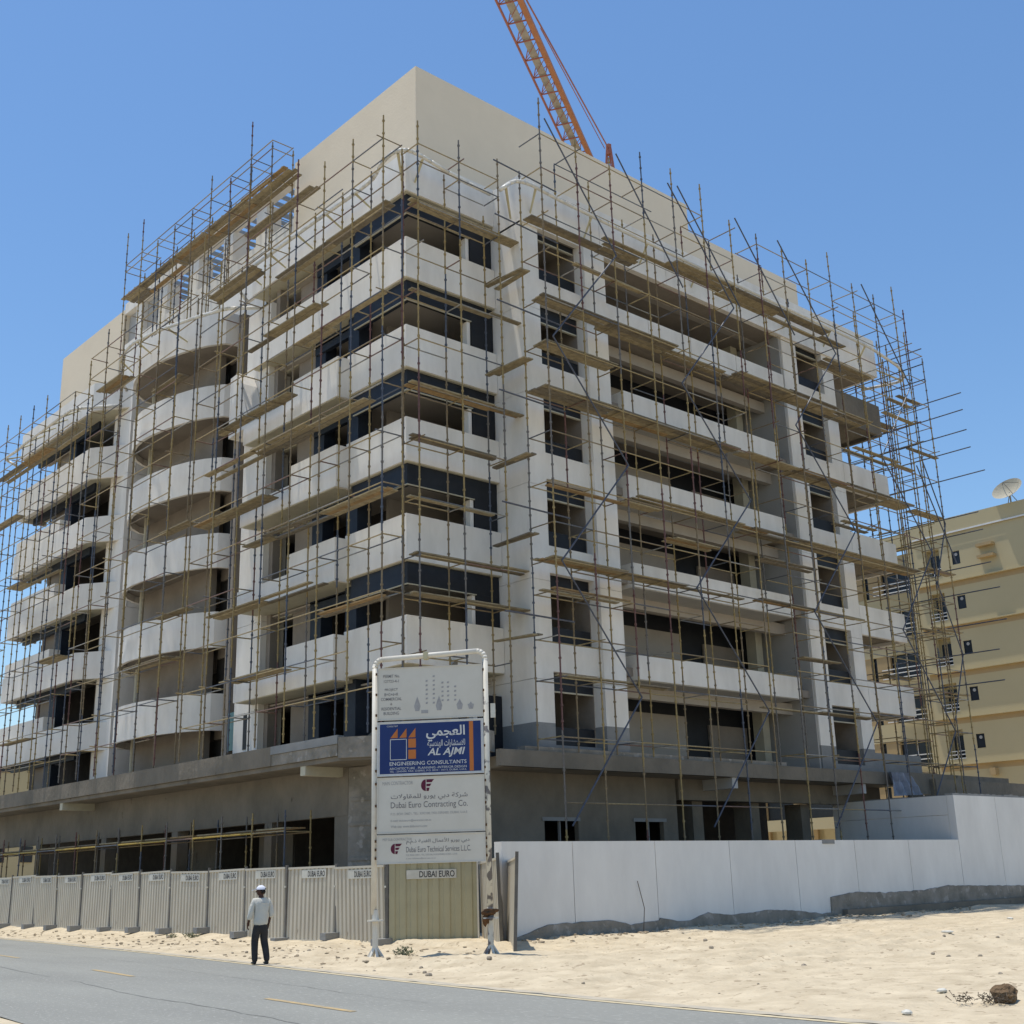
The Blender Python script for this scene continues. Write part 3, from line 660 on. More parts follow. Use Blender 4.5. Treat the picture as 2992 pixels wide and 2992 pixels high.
# ---------------------------------------------------------------- tower crane
cr = thing('tower_crane', 'orange tower crane jib reaching over the beige penthouse', 'crane')
ud = Vector((-13.7, -8.2, 0)).normalized(); nn_ = Vector((ud.y, -ud.x, 0)); A0 = Vector((48.5, 46.0, 45))
def jp(s, w_, h): return A0+ud*s+nn_*w_+Vector((0, 0, h))
root, tip = -9, 27
link('chord', MB().tube(jp(root, -.55, 0), jp(tip, -.55, 0), .19, 4), ORANGE, cr)
link('chord', MB().tube(jp(root, .66, 0), jp(tip, .66, 0), .07, 6), REDP, cr)
link('chord', MB().tube(jp(root, 0, 1.3), jp(tip, 0, 1.3), .07, 6), REDP, cr)
for sg in (.62, -.62):
    s = root; 
    while s < tip:
        link('lattice_bar', MB().tube(jp(s, sg, 0), jp(s+.8, 0, 1.3), .03, 5).tube(jp(s+.8, 0, 1.3), jp(s+1.6, sg, 0), .03, 5), REDP, cr); s += 1.6
s = root
while s < tip:
    link('cross_bar', MB().tube(jp(s, .66, 0), jp(s, -.55, 0), .045, 5), REDP, cr)
    link('cross_bar', MB().tube(jp(s, .66, 0), jp(s+1.6, -.55, 0), .022, 5), REDP, cr); s += 1.6
link('walkway', MB().extr([jp(root, -.12, .12), jp(tip, -.12, .12), jp(tip, .3, .12), jp(root, .3, .12)], (0, 0, .05)), GALV, cr)
hd = Vector((56.3, 50.7, 51.3))
link('tie_bar', MB().tube(hd, A0+ud*20+Vector((0, 0, 46.2-45)) + Vector((0, 0, 0)), .05, 6), REDP, cr)
link('tie_bar', MB().tube(hd+nn_*.3+Vector((0, 0, .1)), A0+ud*9+Vector((0, 0, 2.9)), .03, 6), REDP, cr)
link('cathead', MB().tube(hd+nn_*.12, hd-Vector((0, 0, 6))+nn_*.65, .1).tube(hd-nn_*.12, hd-Vector((0, 0, 6))-nn_*.65, .1).tube(hd+Vector((0, 0, .3)), hd-Vector((0, 0, .5)), .22).tube(hd-Vector((0, 0, 1.5))+nn_*.3, hd-Vector((0, 0, 1.5))-nn_*.3, .08).tube(hd, hd-ud*1.6-Vector((0, 0, 3.5)), .05), REDP, cr)
link('mast', MB().box(55.9, 57.5, 50.2, 51.8, 0, 45), ORANGE, cr)
link('counter_jib', MB().extr([jp(-9, .7, 0), jp(-9, -.7, 0), jp(-20, -.7, 0), jp(-20, .7, 0)], (0, 0, .6)), ORANGE, cr)
link('jib_root_gear', MB().extr([jp(-5.2, .5, -.3), jp(-5.2, -.5, -.3), jp(-3.2, -.5, -.3), jp(-3.2, .5, -.3)], (0, 0, 1.0)), RUST, cr)

# ---------------------------------------------------------------- hoarding
Fn = thing('hoarding', 'long beige corrugated steel hoarding with company stickers along the street', 'fence')
def text_mesh(s, wdt=None, hgt=None, shear=0, xscale=1, font_off=0, bold=0):
    c = bpy.data.curves.new('txt', 'FONT'); c.body = s; c.size = 1; c.shear = shear; c.resolution_u = 3; c.offset = bold
    o = bpy.data.objects.new('txt', c); C.objects.link(o)
    bpy.context.view_layer.update()
    me = bpy.data.meshes.new_from_object(o.evaluated_get(bpy.context.evaluated_depsgraph_get()))
    bpy.data.objects.remove(o); bpy.data.curves.remove(c)
    xs = [v.co.x for v in me.vertices]; ys = [v.co.y for v in me.vertices]
    x0, x1, y0, y1 = min(xs), max(xs), min(ys), max(ys)
    sx = wdt/(x1-x0) if wdt else hgt/(y1-y0)*xscale
    sy = hgt/(y1-y0) if hgt else sx
    for v in me.vertices: v.co = ((v.co.x-x0)*sx, 0, (v.co.y-y0)*sy)
    me.materials.clear()
    return me
def corr(wd, hg, nr, material, depth=.045, seg=1):
    M = MB(); prof = []; p = wd/nr
    for i in range(nr):
        for fx, d in ((0, 0), (.5, 0), (.6, depth), (.9, depth)): prof.append(((i+fx)*p, d))
    prof.append((wd, 0)); n = len(prof)
    M.v = [(x, y, z) for z in (0, hg) for x, y in prof]; M.f = [(i, i+1, i+1+n, i+n) for i in range(n-1)]
    me = M.mesh('sheet'); me.materials.append(material); return me
SH = corr(2.5, 2.1, 12, FENCE); 
sig = MB().box(0, 1.25, -.014, -.004, 0, .24).mesh('sticker'); sig.materials.append(STICK)
let = text_mesh('DUBAI EURO', .86, .165, bold=.02); let.materials.append(INK)
fx = 21.05
ys_ = [28.75+2.64*i for i in range(15)]
def fpos(i):
    y = ys_[i]; return Vector((20.95+.012*(y-28)+.06*sin(i*2.1), y, 0))
frm = {}
for i in range(14):
    a, b = fpos(i+1), fpos(i); d = b-a
    zg = [.02, .06, .08, .10, .12, .14, .17, .18, .19, .2, .21, .22, .25, .27][i]
    rz = atan2(d.y, d.x)
    pn = inst('panel', SH, Fn, (a.x, a.y, zg), (random.uniform(-.02, .04), random.uniform(-.015, .015), rz), (d.length/2.56, 1, 1.02+random.uniform(-.01, .015)))
    for zz in (0, 2.04):
        link('panel_rail', MB().box(0, 2.5, -.02, .05, zz, zz+.06), FENCE, pn)
    st = inst('sticker', sig, pn, (.75+random.uniform(-.1, .1), 0, 1.78+random.uniform(-.02, .03)), (0, random.uniform(-.01, .01), 0))
    st2 = inst('lettering', let, pn, (st.location.x+.33, -.017, st.location.z+.038))
    box('post', Fn, FPOST, b.x-.03, b.x+.03, b.y-.04, b.y+.04, zg-.1, zg+2.22)
    box('clamp', Fn, STICK, b.x-.07, b.x-.03, b.y-.03, b.y+.03, zg+1.55, zg+1.6)
    link('concrete_foot', MB().prism([(b.x-.45, b.y-.14), (b.x+.35, b.y-.16), (b.x+.35, b.y+.12), (b.x-.45, b.y+.14)], gz(b.x, b.y)-.05, gz(b.x, b.y)+.15), CEM, Fn)
# panel turned towards the road behind the sign
SH2 = corr(2.5, 2.2, 8, FENCE2, .03)
a, b = Vector((20.98, 28.68, 0)), Vector((22.6, 26.72, 0)); d = b-a
zg = -.0
pt = thing('loose_hoarding', 'olive beige corrugated panel with large company sticker behind the sign posts', 'fence panel', (a.x, a.y, zg), atan2(d.y, d.x), 'loose hoarding panels at the fence corner')
inst('sheet', SH2, pt, (0, 0, 0)); link('rail', MB().box(-.03, 2.53, -.03, .05, 2.2, 2.26), FENCE2, pt); link('rail', MB().box(-.03, 2.53, -.03, .05, -.06, 0), FENCE2, pt)
link('edge_strip', MB().box(2.50, 2.54, -.06, .0, 0, 2.2), SIGNP, pt)
s2 = link('sticker', MB().box(.5, 1.92, -.02, -.008, 1.78, 2.02), STICK, pt)
l2 = text_mesh('DUBAI EURO', 1.0, .17, bold=.012); l2.materials.append(INK); inst('lettering', l2, pt, (.87, -.024, 1.815))
link('post', MB().box(-.1, -.03, -.03, .05, -.15, 2.3), FPOST, pt)
link('concrete_foot', MB().box(-.35, .25, -.2, .15, -.15, 0), CEM, pt); link('concrete_foot', MB().box(2.2, 2.8, -.25, .2, -.15, .02), CEM, pt)
SH3 = corr(2.3, 2.2, 12, FENCE, .06)
for lab, a, b, zz, rx, m_ in (('pale corrugated panel edge-on right behind the chipped sign post', (22.85, 26.9), (21.5, 24.6), -.02, .02, SH3), ('weathered grey leaning panel rightmost of the hoarding beside the white wall', (22.55, 25.7), (20.75, 23.25), -.04, -.05, SH3)):
    a, b = Vector((*a, 0)), Vector((*b, 0)); d = b-a
    pt = thing('loose_hoarding', lab, 'fence panel', (a.x, a.y, zz), atan2(d.y, d.x), 'loose hoarding panels at the fence corner')
    pt.rotation_euler = (rx, -.03, atan2(d.y, d.x))
    inst('sheet', m_, pt, (0, 0, 0), (0, 0, 0), (d.length/2.3, 1, 1))
    link('rail', MB().box(0, d.length, -.02, .06, 2.14, 2.2), FENCE, pt); link('post', MB().box(d.length, d.length+.06, -.02, .06, -.05, 2.32), FPOST, pt)
    link('rail', MB().box(0, d.length, -.02, .06, 0, .06), FENCE, pt)

# ---------------------------------------------------------------- sign board
Sg = thing('project_sign', 'tall pipe framed project sign with four stacked boards by the roadside', 'sign', (17.87, 24.82, 0), atan2(-.75234478, .65876956))
def arcpipe(pts, r, n=12): return MB().path([Vector(p) for p in pts], r, n)
pl_ = [(-.15, .06, 1.0), (-.15, .06, 6.98)]
co = [(-.15, .06, 6.9)]+[(-.15+.2*(1-cos(q)), .06, 6.93+.2*sin(q)) for q in (0, .4, .8, 1.2, pi/2)]
cr_ = [(2.66-.2*(1-cos(q)), .06, 7.03+.2*sin(q)) for q in (pi/2, 1.2, .8, .4, 0)]+[(2.66, .06, 6.95)]
link('left_post', arcpipe(pl_, .068), SIGNP, Sg, True)
link('top_bar', arcpipe(co+cr_, .068), SIGNP, Sg, True)
link('right_post', arcpipe([(2.66, .06, 7.0), (2.665, .06, .95)], .07), SIGNC, Sg, True)
link('joint_collar', MB().box(1.1, 1.22, -.02, .14, 7.08, 7.26), BRK, Sg)
for x, m_, dirt in ((-.11, SIGNP, 0), (2.665, SIGNC, 1)):
    link('post_base', MB().tube((x, .06, .86), (x, .06, 1.1), .085, 12, .07).tube((x, .06, .2), (x, .06, .86), .07, 12).tube((x, .06, .84), (x, .06, .87), .2, 12), m_, Sg)
    for q in range(6):
        dx, dy = cos(q*pi/3)*.2, sin(q*pi/3)*.2
        link('base_spike', MB().tube((x, .06, .3), (x+dx, .06+dy, .0), .035, 5), m_, Sg)
link('rust_clump', MB().blob((2.64, .02, .98), .12, 4, 11, 9, (1.5, 1, .7)).blob((2.56, -.02, .82), .08, 8, 9, 6, (1, .8, 1.8)).blob((2.78, .0, 1.02), .06, 9, 8, 6, (1.8, 1, .7)), RUST, Sg)
link('side_tag', MB().box(2.78, 2.9, .03, .05, 5.55, 5.9), STICK, Sg)
pans = [(5.6, 6.87), (4.235, 5.52), (2.87, 4.16), (2.16, 2.80)]
faces = []
for i, (z0, z1) in enumerate(pans):
    p = link('board', MB().box(-.04, 2.575, -.02, .0, z0, z1), SWHI if i == 1 else BOARD, Sg); faces.append(p)
    link('board_frame', MB().box(-.06, 2.6, -.035, -.021, z0-.02, z0).box(-.06, 2.6, -.035, -.021, z1, z1+.02).box(-.065, -.041, -.034, -.021, z0, z1).box(2.576, 2.6, -.034, -.021, z0, z1), SWHI if i == 1 else BOARD, p)
    for zz in (z0+.12, z1-.12, (z0+z1)/2):
        link('clamp', MB().box(-.12, -.04, -.01, .05, zz-.03, zz+.03).box(2.58, 2.64, -.01, .05, zz-.03, zz+.03), RUST, Sg)
def sprint(par, s, x, z, wdt, hgt, m_, bold=0, shear=0, rot=0, name='lettering'):
    me = text_mesh(s, wdt, hgt, bold=bold, shear=shear); me.materials.append(m_)
    o = inst(name, me, par, (x, -.0245, z), (0, rot, 0)); return o
FORMS = {'ا': 'FE8D FE8E', 'ب': 'FE8F FE90 FE91 FE92', 'ة': 'FE93 FE94', 'ت': 'FE95 FE96 FE97 FE98', 'ج': 'FE9D FE9E FE9F FEA0', 'د': 'FEA9 FEAA', 'ذ': 'FEAB FEAC', 'ر': 'FEAD FEAE',
         'س': 'FEB1 FEB2 FEB3 FEB4', 'ش': 'FEB5 FEB6 FEB7 FEB8', 'ع': 'FEC9 FECA FECB FECC', 'ف': 'FED1 FED2 FED3 FED4', 'ق': 'FED5 FED6 FED7 FED8', 'ك': 'FED9 FEDA FEDB FEDC', 'ل': 'FEDD FEDE FEDF FEE0',
         'م': 'FEE1 FEE2 FEE3 FEE4', 'ن': 'FEE5 FEE6 FEE7 FEE8', 'ه': 'FEE9 FEEA FEEB FEEC', 'و': 'FEED FEEE', 'ي': 'FEF1 FEF2 FEF3 FEF4', '\u0001': 'FEFB FEFC', '\u0002': 'FEF7 FEF8'}
def arabic(s):
    s = s.replace('لأ', '\u0002').replace('لا', '\u0001'); out = []
    for i, ch in enumerate(s):
        if ch not in FORMS: out.append(ch); continue
        f = FORMS[ch].split(); dual = len(f) == 4
        prev = i > 0 and s[i-1] in FORMS and len(FORMS[s[i-1]].split()) == 4
        nxt = dual and i+1 < len(s) and s[i+1] in FORMS
        out.append(chr(int(f[(3 if nxt else 1) if prev else (2 if nxt else 0)], 16)))
    return ''.join(out[::-1])
def flat(par, name, poly, m_, y=-.0245):
    return link(name, MB().extr([(x, y, z) for x, z in poly], (0, .002, 0)), m_, par)
# board 1
f1 = faces[0]
for s, cx, z, wd, h in (('PERMIT No.', .27, 6.645, .42, .075), ('127723-4-1', .27, 6.52, .38, .07), ('PROJECT', .27, 6.30, .33, .075), ('B+G+6+R', .27, 6.185, .35, .075), ('COMMERCIAL', .27, 6.07, .53, .075), ('&', .27, 5.955, .05, .06), ('RESIDENTIAL', .27, 5.83, .50, .075), ('BUILDING', .27, 5.715, .39, .075)):
    sprint(f1, s, cx-wd/2+.02, z, wd, h, GREYT, .004)
for x, n0, n1 in ((1.16, 5.95, 6.6), (1.34, 5.95, 6.66), (1.56, 6.0, 6.5), (1.7, 6.0, 6.45), (1.88, 6.0, 6.42)):
    z = n0
    while z < n1:
        flat(f1, 'faded_window_print', [(x, z), (x+.05, z), (x+.06, z+.045), (x+.01, z+.045)], PALET); z += .11
for x, h in ((.95, .36), (1.5, .36), (2.02, .26), (2.3, .18)):
    flat(f1, 'faded_tree_print', [(x-.05, 5.78), (x+.05, 5.78), (x+.08, 5.9), (x+.04, 5.78+h*.7), (x, 5.78+h), (x-.04, 5.78+h*.7), (x-.08, 5.9)], PALET)
flat(f1, 'faded_plinth_print', [(1.05, 5.72), (1.22, 5.72), (1.22, 5.8), (1.05, 5.8)], PALET)
# board 2
f2 = faces[1]
link('blue_field', MB().box(0, 2.535, -.0235, -.021, 4.27, 5.485), BLUE, f2)
Y2_ = -.0265
def p2(name, poly, m_): return flat(f2, name, poly, m_, Y2_)
for i in range(3): p2('orange_triangle', [(.27+i*.225, 5.14), (.45+i*.225, 5.14), (.45+i*.225, 5.37)], SORA)
p2('orange_square', [(.72, 4.89), (.91, 4.89), (.91, 5.11), (.72, 5.11)], SORA); p2('orange_square', [(.72, 4.62), (.91, 4.62), (.91, 4.84), (.72, 4.84)], SORA)
for a_ in ((.26, .68, 5.095, 5.11), (.26, .68, 4.6, 4.615), (.26, .275, 4.6, 5.11), (.665, .68, 4.6, 5.11)):
    p2('square_outline', [(a_[0], a_[2]), (a_[1], a_[2]), (a_[1], a_[3]), (a_[0], a_[3])], GREYT if 0 else SWHI)
p2('orange_stripe', [(2.245, 4.28), (2.345, 4.28), (2.345, 5.48), (2.245, 5.48)], SORA)
def s2_(s, x, z, wd, h, b=.0, sh=0, m_=SWHI):
    o = sprint(f2, s, x, z, wd, h, m_, b, sh); o.location.y = -.0275; return o
s2_('CONSULTANT', .18, 5.41, .28, .04)
s2_(arabic('العجمي'), 1.17, 5.02, .97, .38, .02)
s2_(arabic('للاستشارات الهندسية'), 1.2, 4.86, .94, .2, .01)
s2_('AL AJMI', 1.2, 4.63, .94, .23, .02, .25)
s2_('ENGINEERING CONSULTANTS', .25, 4.465, 1.92, .09, .006)
s2_('ARCHITECTURE . PLANNING -INTERIOR DESIGN', .25, 4.365, 1.92, .055)
s2_('TEL : 2343494, FAX: 2238902, P.O. BOX : 14115, DUBAI, U.A.E.', .25, 4.295, 1.92, .05)
# emblem: half disc and three bars
def emblem(par, x, z, s):
    flat(par, 'emblem', [(x+.0*s, z)]+[(x-.42*s*sin(q), z+.5*s-.5*s*cos(q)) for q in [pi*i/10 for i in range(0, 11)]]+[(x, z+s)], MAROON)
    flat(par, 'emblem', [(x+.06*s, z+.74*s), (x+.52*s, z+.74*s), (x+.74*s, z+s), (x+.06*s, z+s)], MAROON)
    flat(par, 'emblem', [(x+.06*s, z+.40*s), (x+.36*s, z+.40*s), (x+.5*s, z+.62*s), (x+.06*s, z+.62*s)], MAROON)
    flat(par, 'emblem', [(x+.06*s, z), (x+.26*s, z+.0*s), (x+.34*s, z+.28*s), (x+.06*s, z+.28*s)], MAROON)
f3 = faces[2]
sprint(f3, 'MAIN CONTRACTOR', .07, 4.0, .76, .085, PALET)
emblem(f3, 1.15, 3.83, .28)
sprint(f3, arabic('شركة دبي يورو للمقاولات'), .28, 3.61, 1.9, .17, GREYT, .004)
sprint(f3, 'Dubai Euro Contracting Co.', .28, 3.4, 1.9, .19, GREYT)
sprint(f3, 'P.O. BOX: 24071, TEL: 3392100, FAX-3392400, DUBAI, U.A.E.', .28, 3.27, 1.9, .065, PALET)
sprint(f3, 'E-mail: dubaieuro@emirates.net.ae', .28, 3.11, 1.0, .065, PALET)
sprint(f3, 'Web site: www.dubaieuro.com', .28, 2.98, .9, .06, PALET)
f4 = faces[3]
sprint(f4, 'MEP SUB CONTRACTOR', .08, 2.68, .72, .06, PALET)
emblem(f4, .38, 2.37, .24)
sprint(f4, arabic('دبي يورو للأعمال الفنية ذ.م.م'), .66, 2.58, 1.55, .14, GREYT, .004)
sprint(f4, 'Dubai Euro Technical Services L.L.C.', .66, 2.4, 1.58, .13, GREYT)
sprint(f4, 'P.O. BOX: 24071, TEL: 3392100, FAX:3392400, DUBAI, U.A.E.', .66, 2.31, 1.25, .045, PALET)
sprint(f4, 'E-mail: dubaieuro@emirates.net.ae', .66, 2.23, .72, .045, PALET)

# ---------------------------------------------------------------- white boundary wall
Wl = thing('white_boundary_wall', 'long white boundary wall with a taller step at its right end', 'wall')
jo = [21.95, 24.59, 28.02, 31.52, 35.03, 38.54, 42.11, 45.8]
for a, b in zip(jo, jo[1:]): box('wall_panel', Wl, WHITE2, a+.012, b-.012, 25, 25.3, -.1, 2.67)
box('wall_core', Wl, CEM, 22.0, 45.7, 25.05, 25.25, -.2, 2.66)
for a, b in ((45.81, 49.16), (49.16, 52.6), (52.6, 56.1), (56.1, 60)): box('wall_panel', Wl, WHITE2, a+.012, b-.012, 25, 25.3, -.1, 4.38)
box('wall_core', Wl, CEM, 45.9, 60, 25.05, 25.28, -.2, 4.36)
box('wall_return', Wl, WHITE2, 45.815, 46.1, 25.31, 30.6, 2.3, 3.62); box('wall_return', Wl, WHITE2, 45.815, 46.1, 25.31, 30.6, 3.635, 4.38)
box('wall_return', Wl, WHITE2, 45.815, 46.1, 25.31, 30.6, -.1, 2.29)
M = MB()
for i in range(60):
    x0 = 45.82+i*.25; M.box(x0, x0+.25, 25.02, 25.35, 4.385, 4.45+.05*noise.noise(Vector((x0, 0, 0)))+.02*(i % 2))
link('rough_coping', M, CEM, Wl)
M = MB()
for i in range(22):
    x0 = 25.32+i*.24; M.box(45.83, 46.12, x0, x0+.24, 4.385, 4.41+.05*noise.noise(Vector((x0, 5, 0))))
link('rough_coping', M, CEM, Wl)
box('coping_block', Wl, CEM, 36.6, 37.3, 24.97, 25.32, 2.55, 2.69)
sk = [(22.0, .2), (22.4, .22), (23.54, .50), (25.92, .52), (26.8, .36), (28.0, .42), (28.05, .48), (29.2, .33), (30.27, .55), (31.2, .44), (32.28, .46), (33.2, .52), (34.91, .42), (36.2, .28), (36.72, .30), (36.75, .80), (38.31, .92), (40.2, .84), (42.81, .86), (44.6, .98), (45.73, .94), (50.62, .82), (60, .85)]
M = MB(); pts = []
for (xa, za), (xb, zb_) in zip(sk, sk[1:]):
    n = max(1, int((xb-xa)/.18))
    for j in range(n):
        x = xa+(xb-xa)*j/n; pts.append((x, za+(zb_-za)*j/n+.04*noise.noise(Vector((x*3, 1, 0)))))
pts.append(sk[-1]); n = len(pts)
for x, z in pts: M.v += [(x, 24.93+.03*noise.noise(Vector((x*2, 0, 0))), -.1), (x, 24.95+.02*noise.noise(Vector((x*4, 0, 3))), z), (x, 25.01, z+.015)]
for i in range(n-1): M.f += [(3*i, 3*i+3, 3*i+4, 3*i+1), (3*i+1, 3*i+4, 3*i+5, 3*i+2)]
link('rough_mortar_skirt', M, CONC2, Wl)
box('footing_ledge', Wl, CONC, 37.3, 60, 24.72, 24.92, -.1, .38)
st = thing('dry_stick', 'thin bent dark stick leaning on the long white wall', 'stick', (0, 0, 0), 0, None, MB().path([(27.1, 24.8, .1), (27.25, 24.85, .8), (27.1, 24.93, 1.55)], .012, 5), TWIG)

# ---------------------------------------------------------------- tarpaulin, dry clod, weeds
M = MB(); nx, nz = 26, 10
for j in range(nz+1):
    for i in range(nx+1):
        u = i/nx; v = j/nz
        x = 46.6+2.3*u*(.75+.25*(1-v)); z = 5.55-1.0*(1-v)*(1-.1*u)
        y = 28.2-.12*sin(u*22+v*2)-.12*(1-v)+.05*noise.noise(Vector((u*6, v*4, 0)))
        M.v.append((x, y, z))
M.f = [(j*(nx+1)+i, j*(nx+1)+i+1, (j+1)*(nx+1)+i+1, (j+1)*(nx+1)+i) for j in range(nz) for i in range(nx)]
thing('tarpaulin', 'crumpled blue grey tarpaulin hung over the podium edge near the tall wall', 'tarpaulin', (0, 0, 0), 0, None, M, TARP)
M = MB().blob((0, 0, .12), .24, 2, 14, 10, (1.1, .9, .8)); 
cl = thing('root_clod', 'brown dry root ball on the sand at the lower right corner', 'clod', (16.35, 8.55, gz(16.35, 8.55)), 0, None)
cl.scale = (.72, .72, .72)
link('earth', M, DIRT, cl)
M = MB()
for i in range(110):
    a_ = random.uniform(2.2, 4.6); r_ = random.uniform(.2, 1.0); p = Vector((cos(a_)*r_*.5-.15, sin(a_)*r_*.7+.35*r_, random.uniform(.0, .12)))
    q = p+Vector((random.uniform(-.12, .12), random.uniform(-.12, .12), random.uniform(-.03, .1))); M.tube(p, q, .006, 4)
    if i % 2: M.blob(q, .025, i, 5, 3, (1, .6, .5))
link('dry_twigs', M, TWIG, cl)['kind'] = 'stuff'
def weed(x, y, s, n, label):
    M = MB()
    for i in range(n):
        a_ = random.uniform(0, 2*pi); r_ = random.uniform(0, .35)*s; p = Vector((cos(a_)*r_, sin(a_)*r_, random.uniform(0, .2)*s))
        d = Vector((random.uniform(-1, 1), random.uniform(-1, 1), random.uniform(.2, 1))).normalized(); e = d.orthogonal().normalized()*.02
        M.add([p-e, p+e, p+d*.07+e*.5, p+d*.1, p+d*.07-e*.5], [(0, 1, 2, 3, 4)])
    return thing('weed', label, 'weed', (x, y, gz(x, y)), 0, 'weeds growing on the verge', M, GREEN)
weed(18.35, 24.5, .7, 90, 'small green weed between the sign post and the olive panel')
weed(18.75, 24.9, .7, 60, 'dry weed spreading at the foot of the hoarding behind the left sign post')
weed(20.4, 38.9, .8, 90, 'little yellow green weed under the hoarding far left of the walking man')
weed(20.5, 40.6, .5, 60, 'tiny dark green weed under the hoarding left of the other weeds')

# ---------------------------------------------------------------- neighbour building
nb = thing('neighbour_apartment_block', 'sunlit yellow beige apartment block behind the site at the right', 'building')
def np_(name, m_, *a): return box(name, nb, m_, *a)
FX = 83
np_('wall', NB, FX+.6, 105, 20, 46.8, 0, 26.6)
fl = [25.47, 21.75, 18.5, 15.15, 11.8, 8.5, 5.1]
# facade skin built between openings, one storey at a time
zA = [(21.85, 25.4)]+[(fl[i+1]+.0, fl[i]-.4) for i in range(1, 6)]
winz = [23.5-3.36*i for i in range(6)]
for i, zc in enumerate(winz):
    z0 = fl[i+1] if i+1 < len(fl) else 0; z1 = fl[i]-(.0 if i == 0 else .4)
    zo0, zo1 = zc-1.0, zc+.95           # recessed balcony opening
    za0, za1 = zc-.5, zc+.5             # small service window
    np_('facade', NB, FX, FX+.59, 20, 42.3, z0, z1)
    np_('facade', NB, FX, FX+.59, 42.3, 42.93, z0, za0); np_('facade', NB, FX, FX+.59, 42.3, 42.93, za1, z1)
    np_('facade', NB, FX, FX+.59, 42.93, 43.9, z0, z1)
    np_('facade', NB, FX, FX+.59, 43.9, 45.1, z0, zo0-.15); np_('facade', NB, FX, FX+.59, 43.9, 45.1, zo1, z1)
    np_('facade', NB, FX, FX+.59, 45.1, 45.9, z0, z1)
    np_('ledge_band', NBT, FX-.0, FX+.6, 20, 45.9, z0-.4, z0-.005) if i < 5 else None
    np_('cornice', NB, FX-.28, FX+.3, 20, 46.0, z0, z0+.08)
    wv = np_('service_window', NBW, FX+.06, FX+.1, 42.31, 42.92, za0+.02, za1-.02)
    link('vent_fan', MB().tube((FX+.03, 42.6, zc+.25), (FX+.05, 42.6, zc+.25), .12, 10), GREYW, wv)
    link('window_frame', MB().box(FX+.02, FX+.05, 42.3, 42.34, za0, za1).box(FX+.02, FX+.05, 42.88, 42.93, za0, za1), NBW, wv)
    np_('balcony_door', NBW, FX+.5, FX+.58, 44.1, 44.9, zo0, zo1-.4)
    np_('door_frame', NBF, FX+.45, FX+.49, 44.45, 44.5, zo0, zo1-.4)
    rl = link('railing', MB().box(FX-.02, FX+.03, 43.88, 45.12, zo0+.15, zo0+.21).box(FX-.02, FX+.03, 43.88, 45.12, zo0+.4, zo0+.45).box(FX-.02, FX+.03, 43.88, 45.12, zo0-.12, zo0-.07).box(FX-.02, FX+.03, 44.45, 44.5, zo0-.12, zo0+.45), NBF, nb)
    # set-back left wing
    np_('wing_wall', NB, FX+3, FX+3.5, 46.8, 75, z0-.4, zo0-.1); np_('wing_wall', NB, FX+3, FX+3.5, 46.8, 75, zo1-.1, z1)
    np_('wing_glass', NBW, FX+3.3, FX+3.4, 46.9, 75, zo0-.1, zo1-.1)
    for yy in (46.9, 50.8, 52.4, 56, 60, 64, 68, 72): np_('wing_pier', NBT, FX+3.05, FX+3.45, yy, yy+1.2 if yy != 46.9 else yy+.3, zo0-.1, zo1-.1)
    for yy in (48.1, 49.4): np_('wing_mullion', NBF, FX+3.22, FX+3.28, yy, yy+.06, zo0-.1, zo1-.1)
    for dz in (-.05, .3, .65): link('wing_railing', MB().box(FX+2.5, FX+2.56, 46.9, 51.3, zo0+dz, zo0+dz+.07), NBF, nb)
np_('parapet', NB, FX-.1, FX+.5, 20, 45.9, 25.48, 26.6)
np_('parapet_trim', NBF, FX-.14, FX-.11, 20, 45.9, 25.40, 25.52)
np_('wing_roof_band', NB, FX+2.2, FX+3.5, 44.6, 75, 25.9, 26.9)
link('round_column', MB().tube((FX+1.6, 46.6, 0), (FX+1.6, 46.6, 25.8), .45, 20), NBT, nb)
for zc in (23.9, 23.05): np_('shading_ledge', NBT, FX-.55, FX, 39.5, 40.75, zc-.08, zc+.12)
np_('shading_ledge', NBT, FX-.5, FX, 41.6, 42.0, 7.6, 8.1)
D = thing('satellite_dish', 'large pale satellite dish on the roof of the yellow beige block', 'dish', (FX+.3, 38.0, 26.6))
M = MB(); n = 20; dirn = Vector((-.76, .02, .62)).normalized(); e1 = dirn.orthogonal().normalized(); e2 = dirn.cross(e1); cc = Vector((0, 0, .85))
for j in range(7):
    r_ = j/6*1.12
    for i in range(n): M.v.append(tuple(cc+e1*cos(2*pi*i/n)*r_+e2*sin(2*pi*i/n)*r_+dirn*(r_*r_*.33)))
for j in range(6):
    for i in range(n): M.f.append((j*n+i, j*n+(i+1) % n, (j+1)*n+(i+1) % n, (j+1)*n+i))
link('reflector', M, DISH, D)
link('support', MB().tube((0, 0, 0), cc, .06).tube((.5, -.4, 0), cc, .03).tube((.3, .4, 0), cc, .03), GREYW, D)
link('feed_arm', MB().path([cc+e1*.9+dirn*.3, cc+dirn*1.0], .02, 5).path([cc-e1*.9+dirn*.3, cc+dirn*1.0], .02, 5).path([cc+e2*.9+dirn*.3, cc+dirn*1.0], .02, 5), FPOST, D)
D2 = thing('satellite_dish', 'white satellite dish cut off by the right edge of the photo', 'dish', (FX+2, 35.2, 26.6))
link('reflector', MB().blob((0, 0, 1.0), .9, 3, 16, 10, (.5, 1, .8)), NBF, D2)
link('support', MB().tube((0, 0, 0), (0, 0, 1), .06), GREYW, D2)
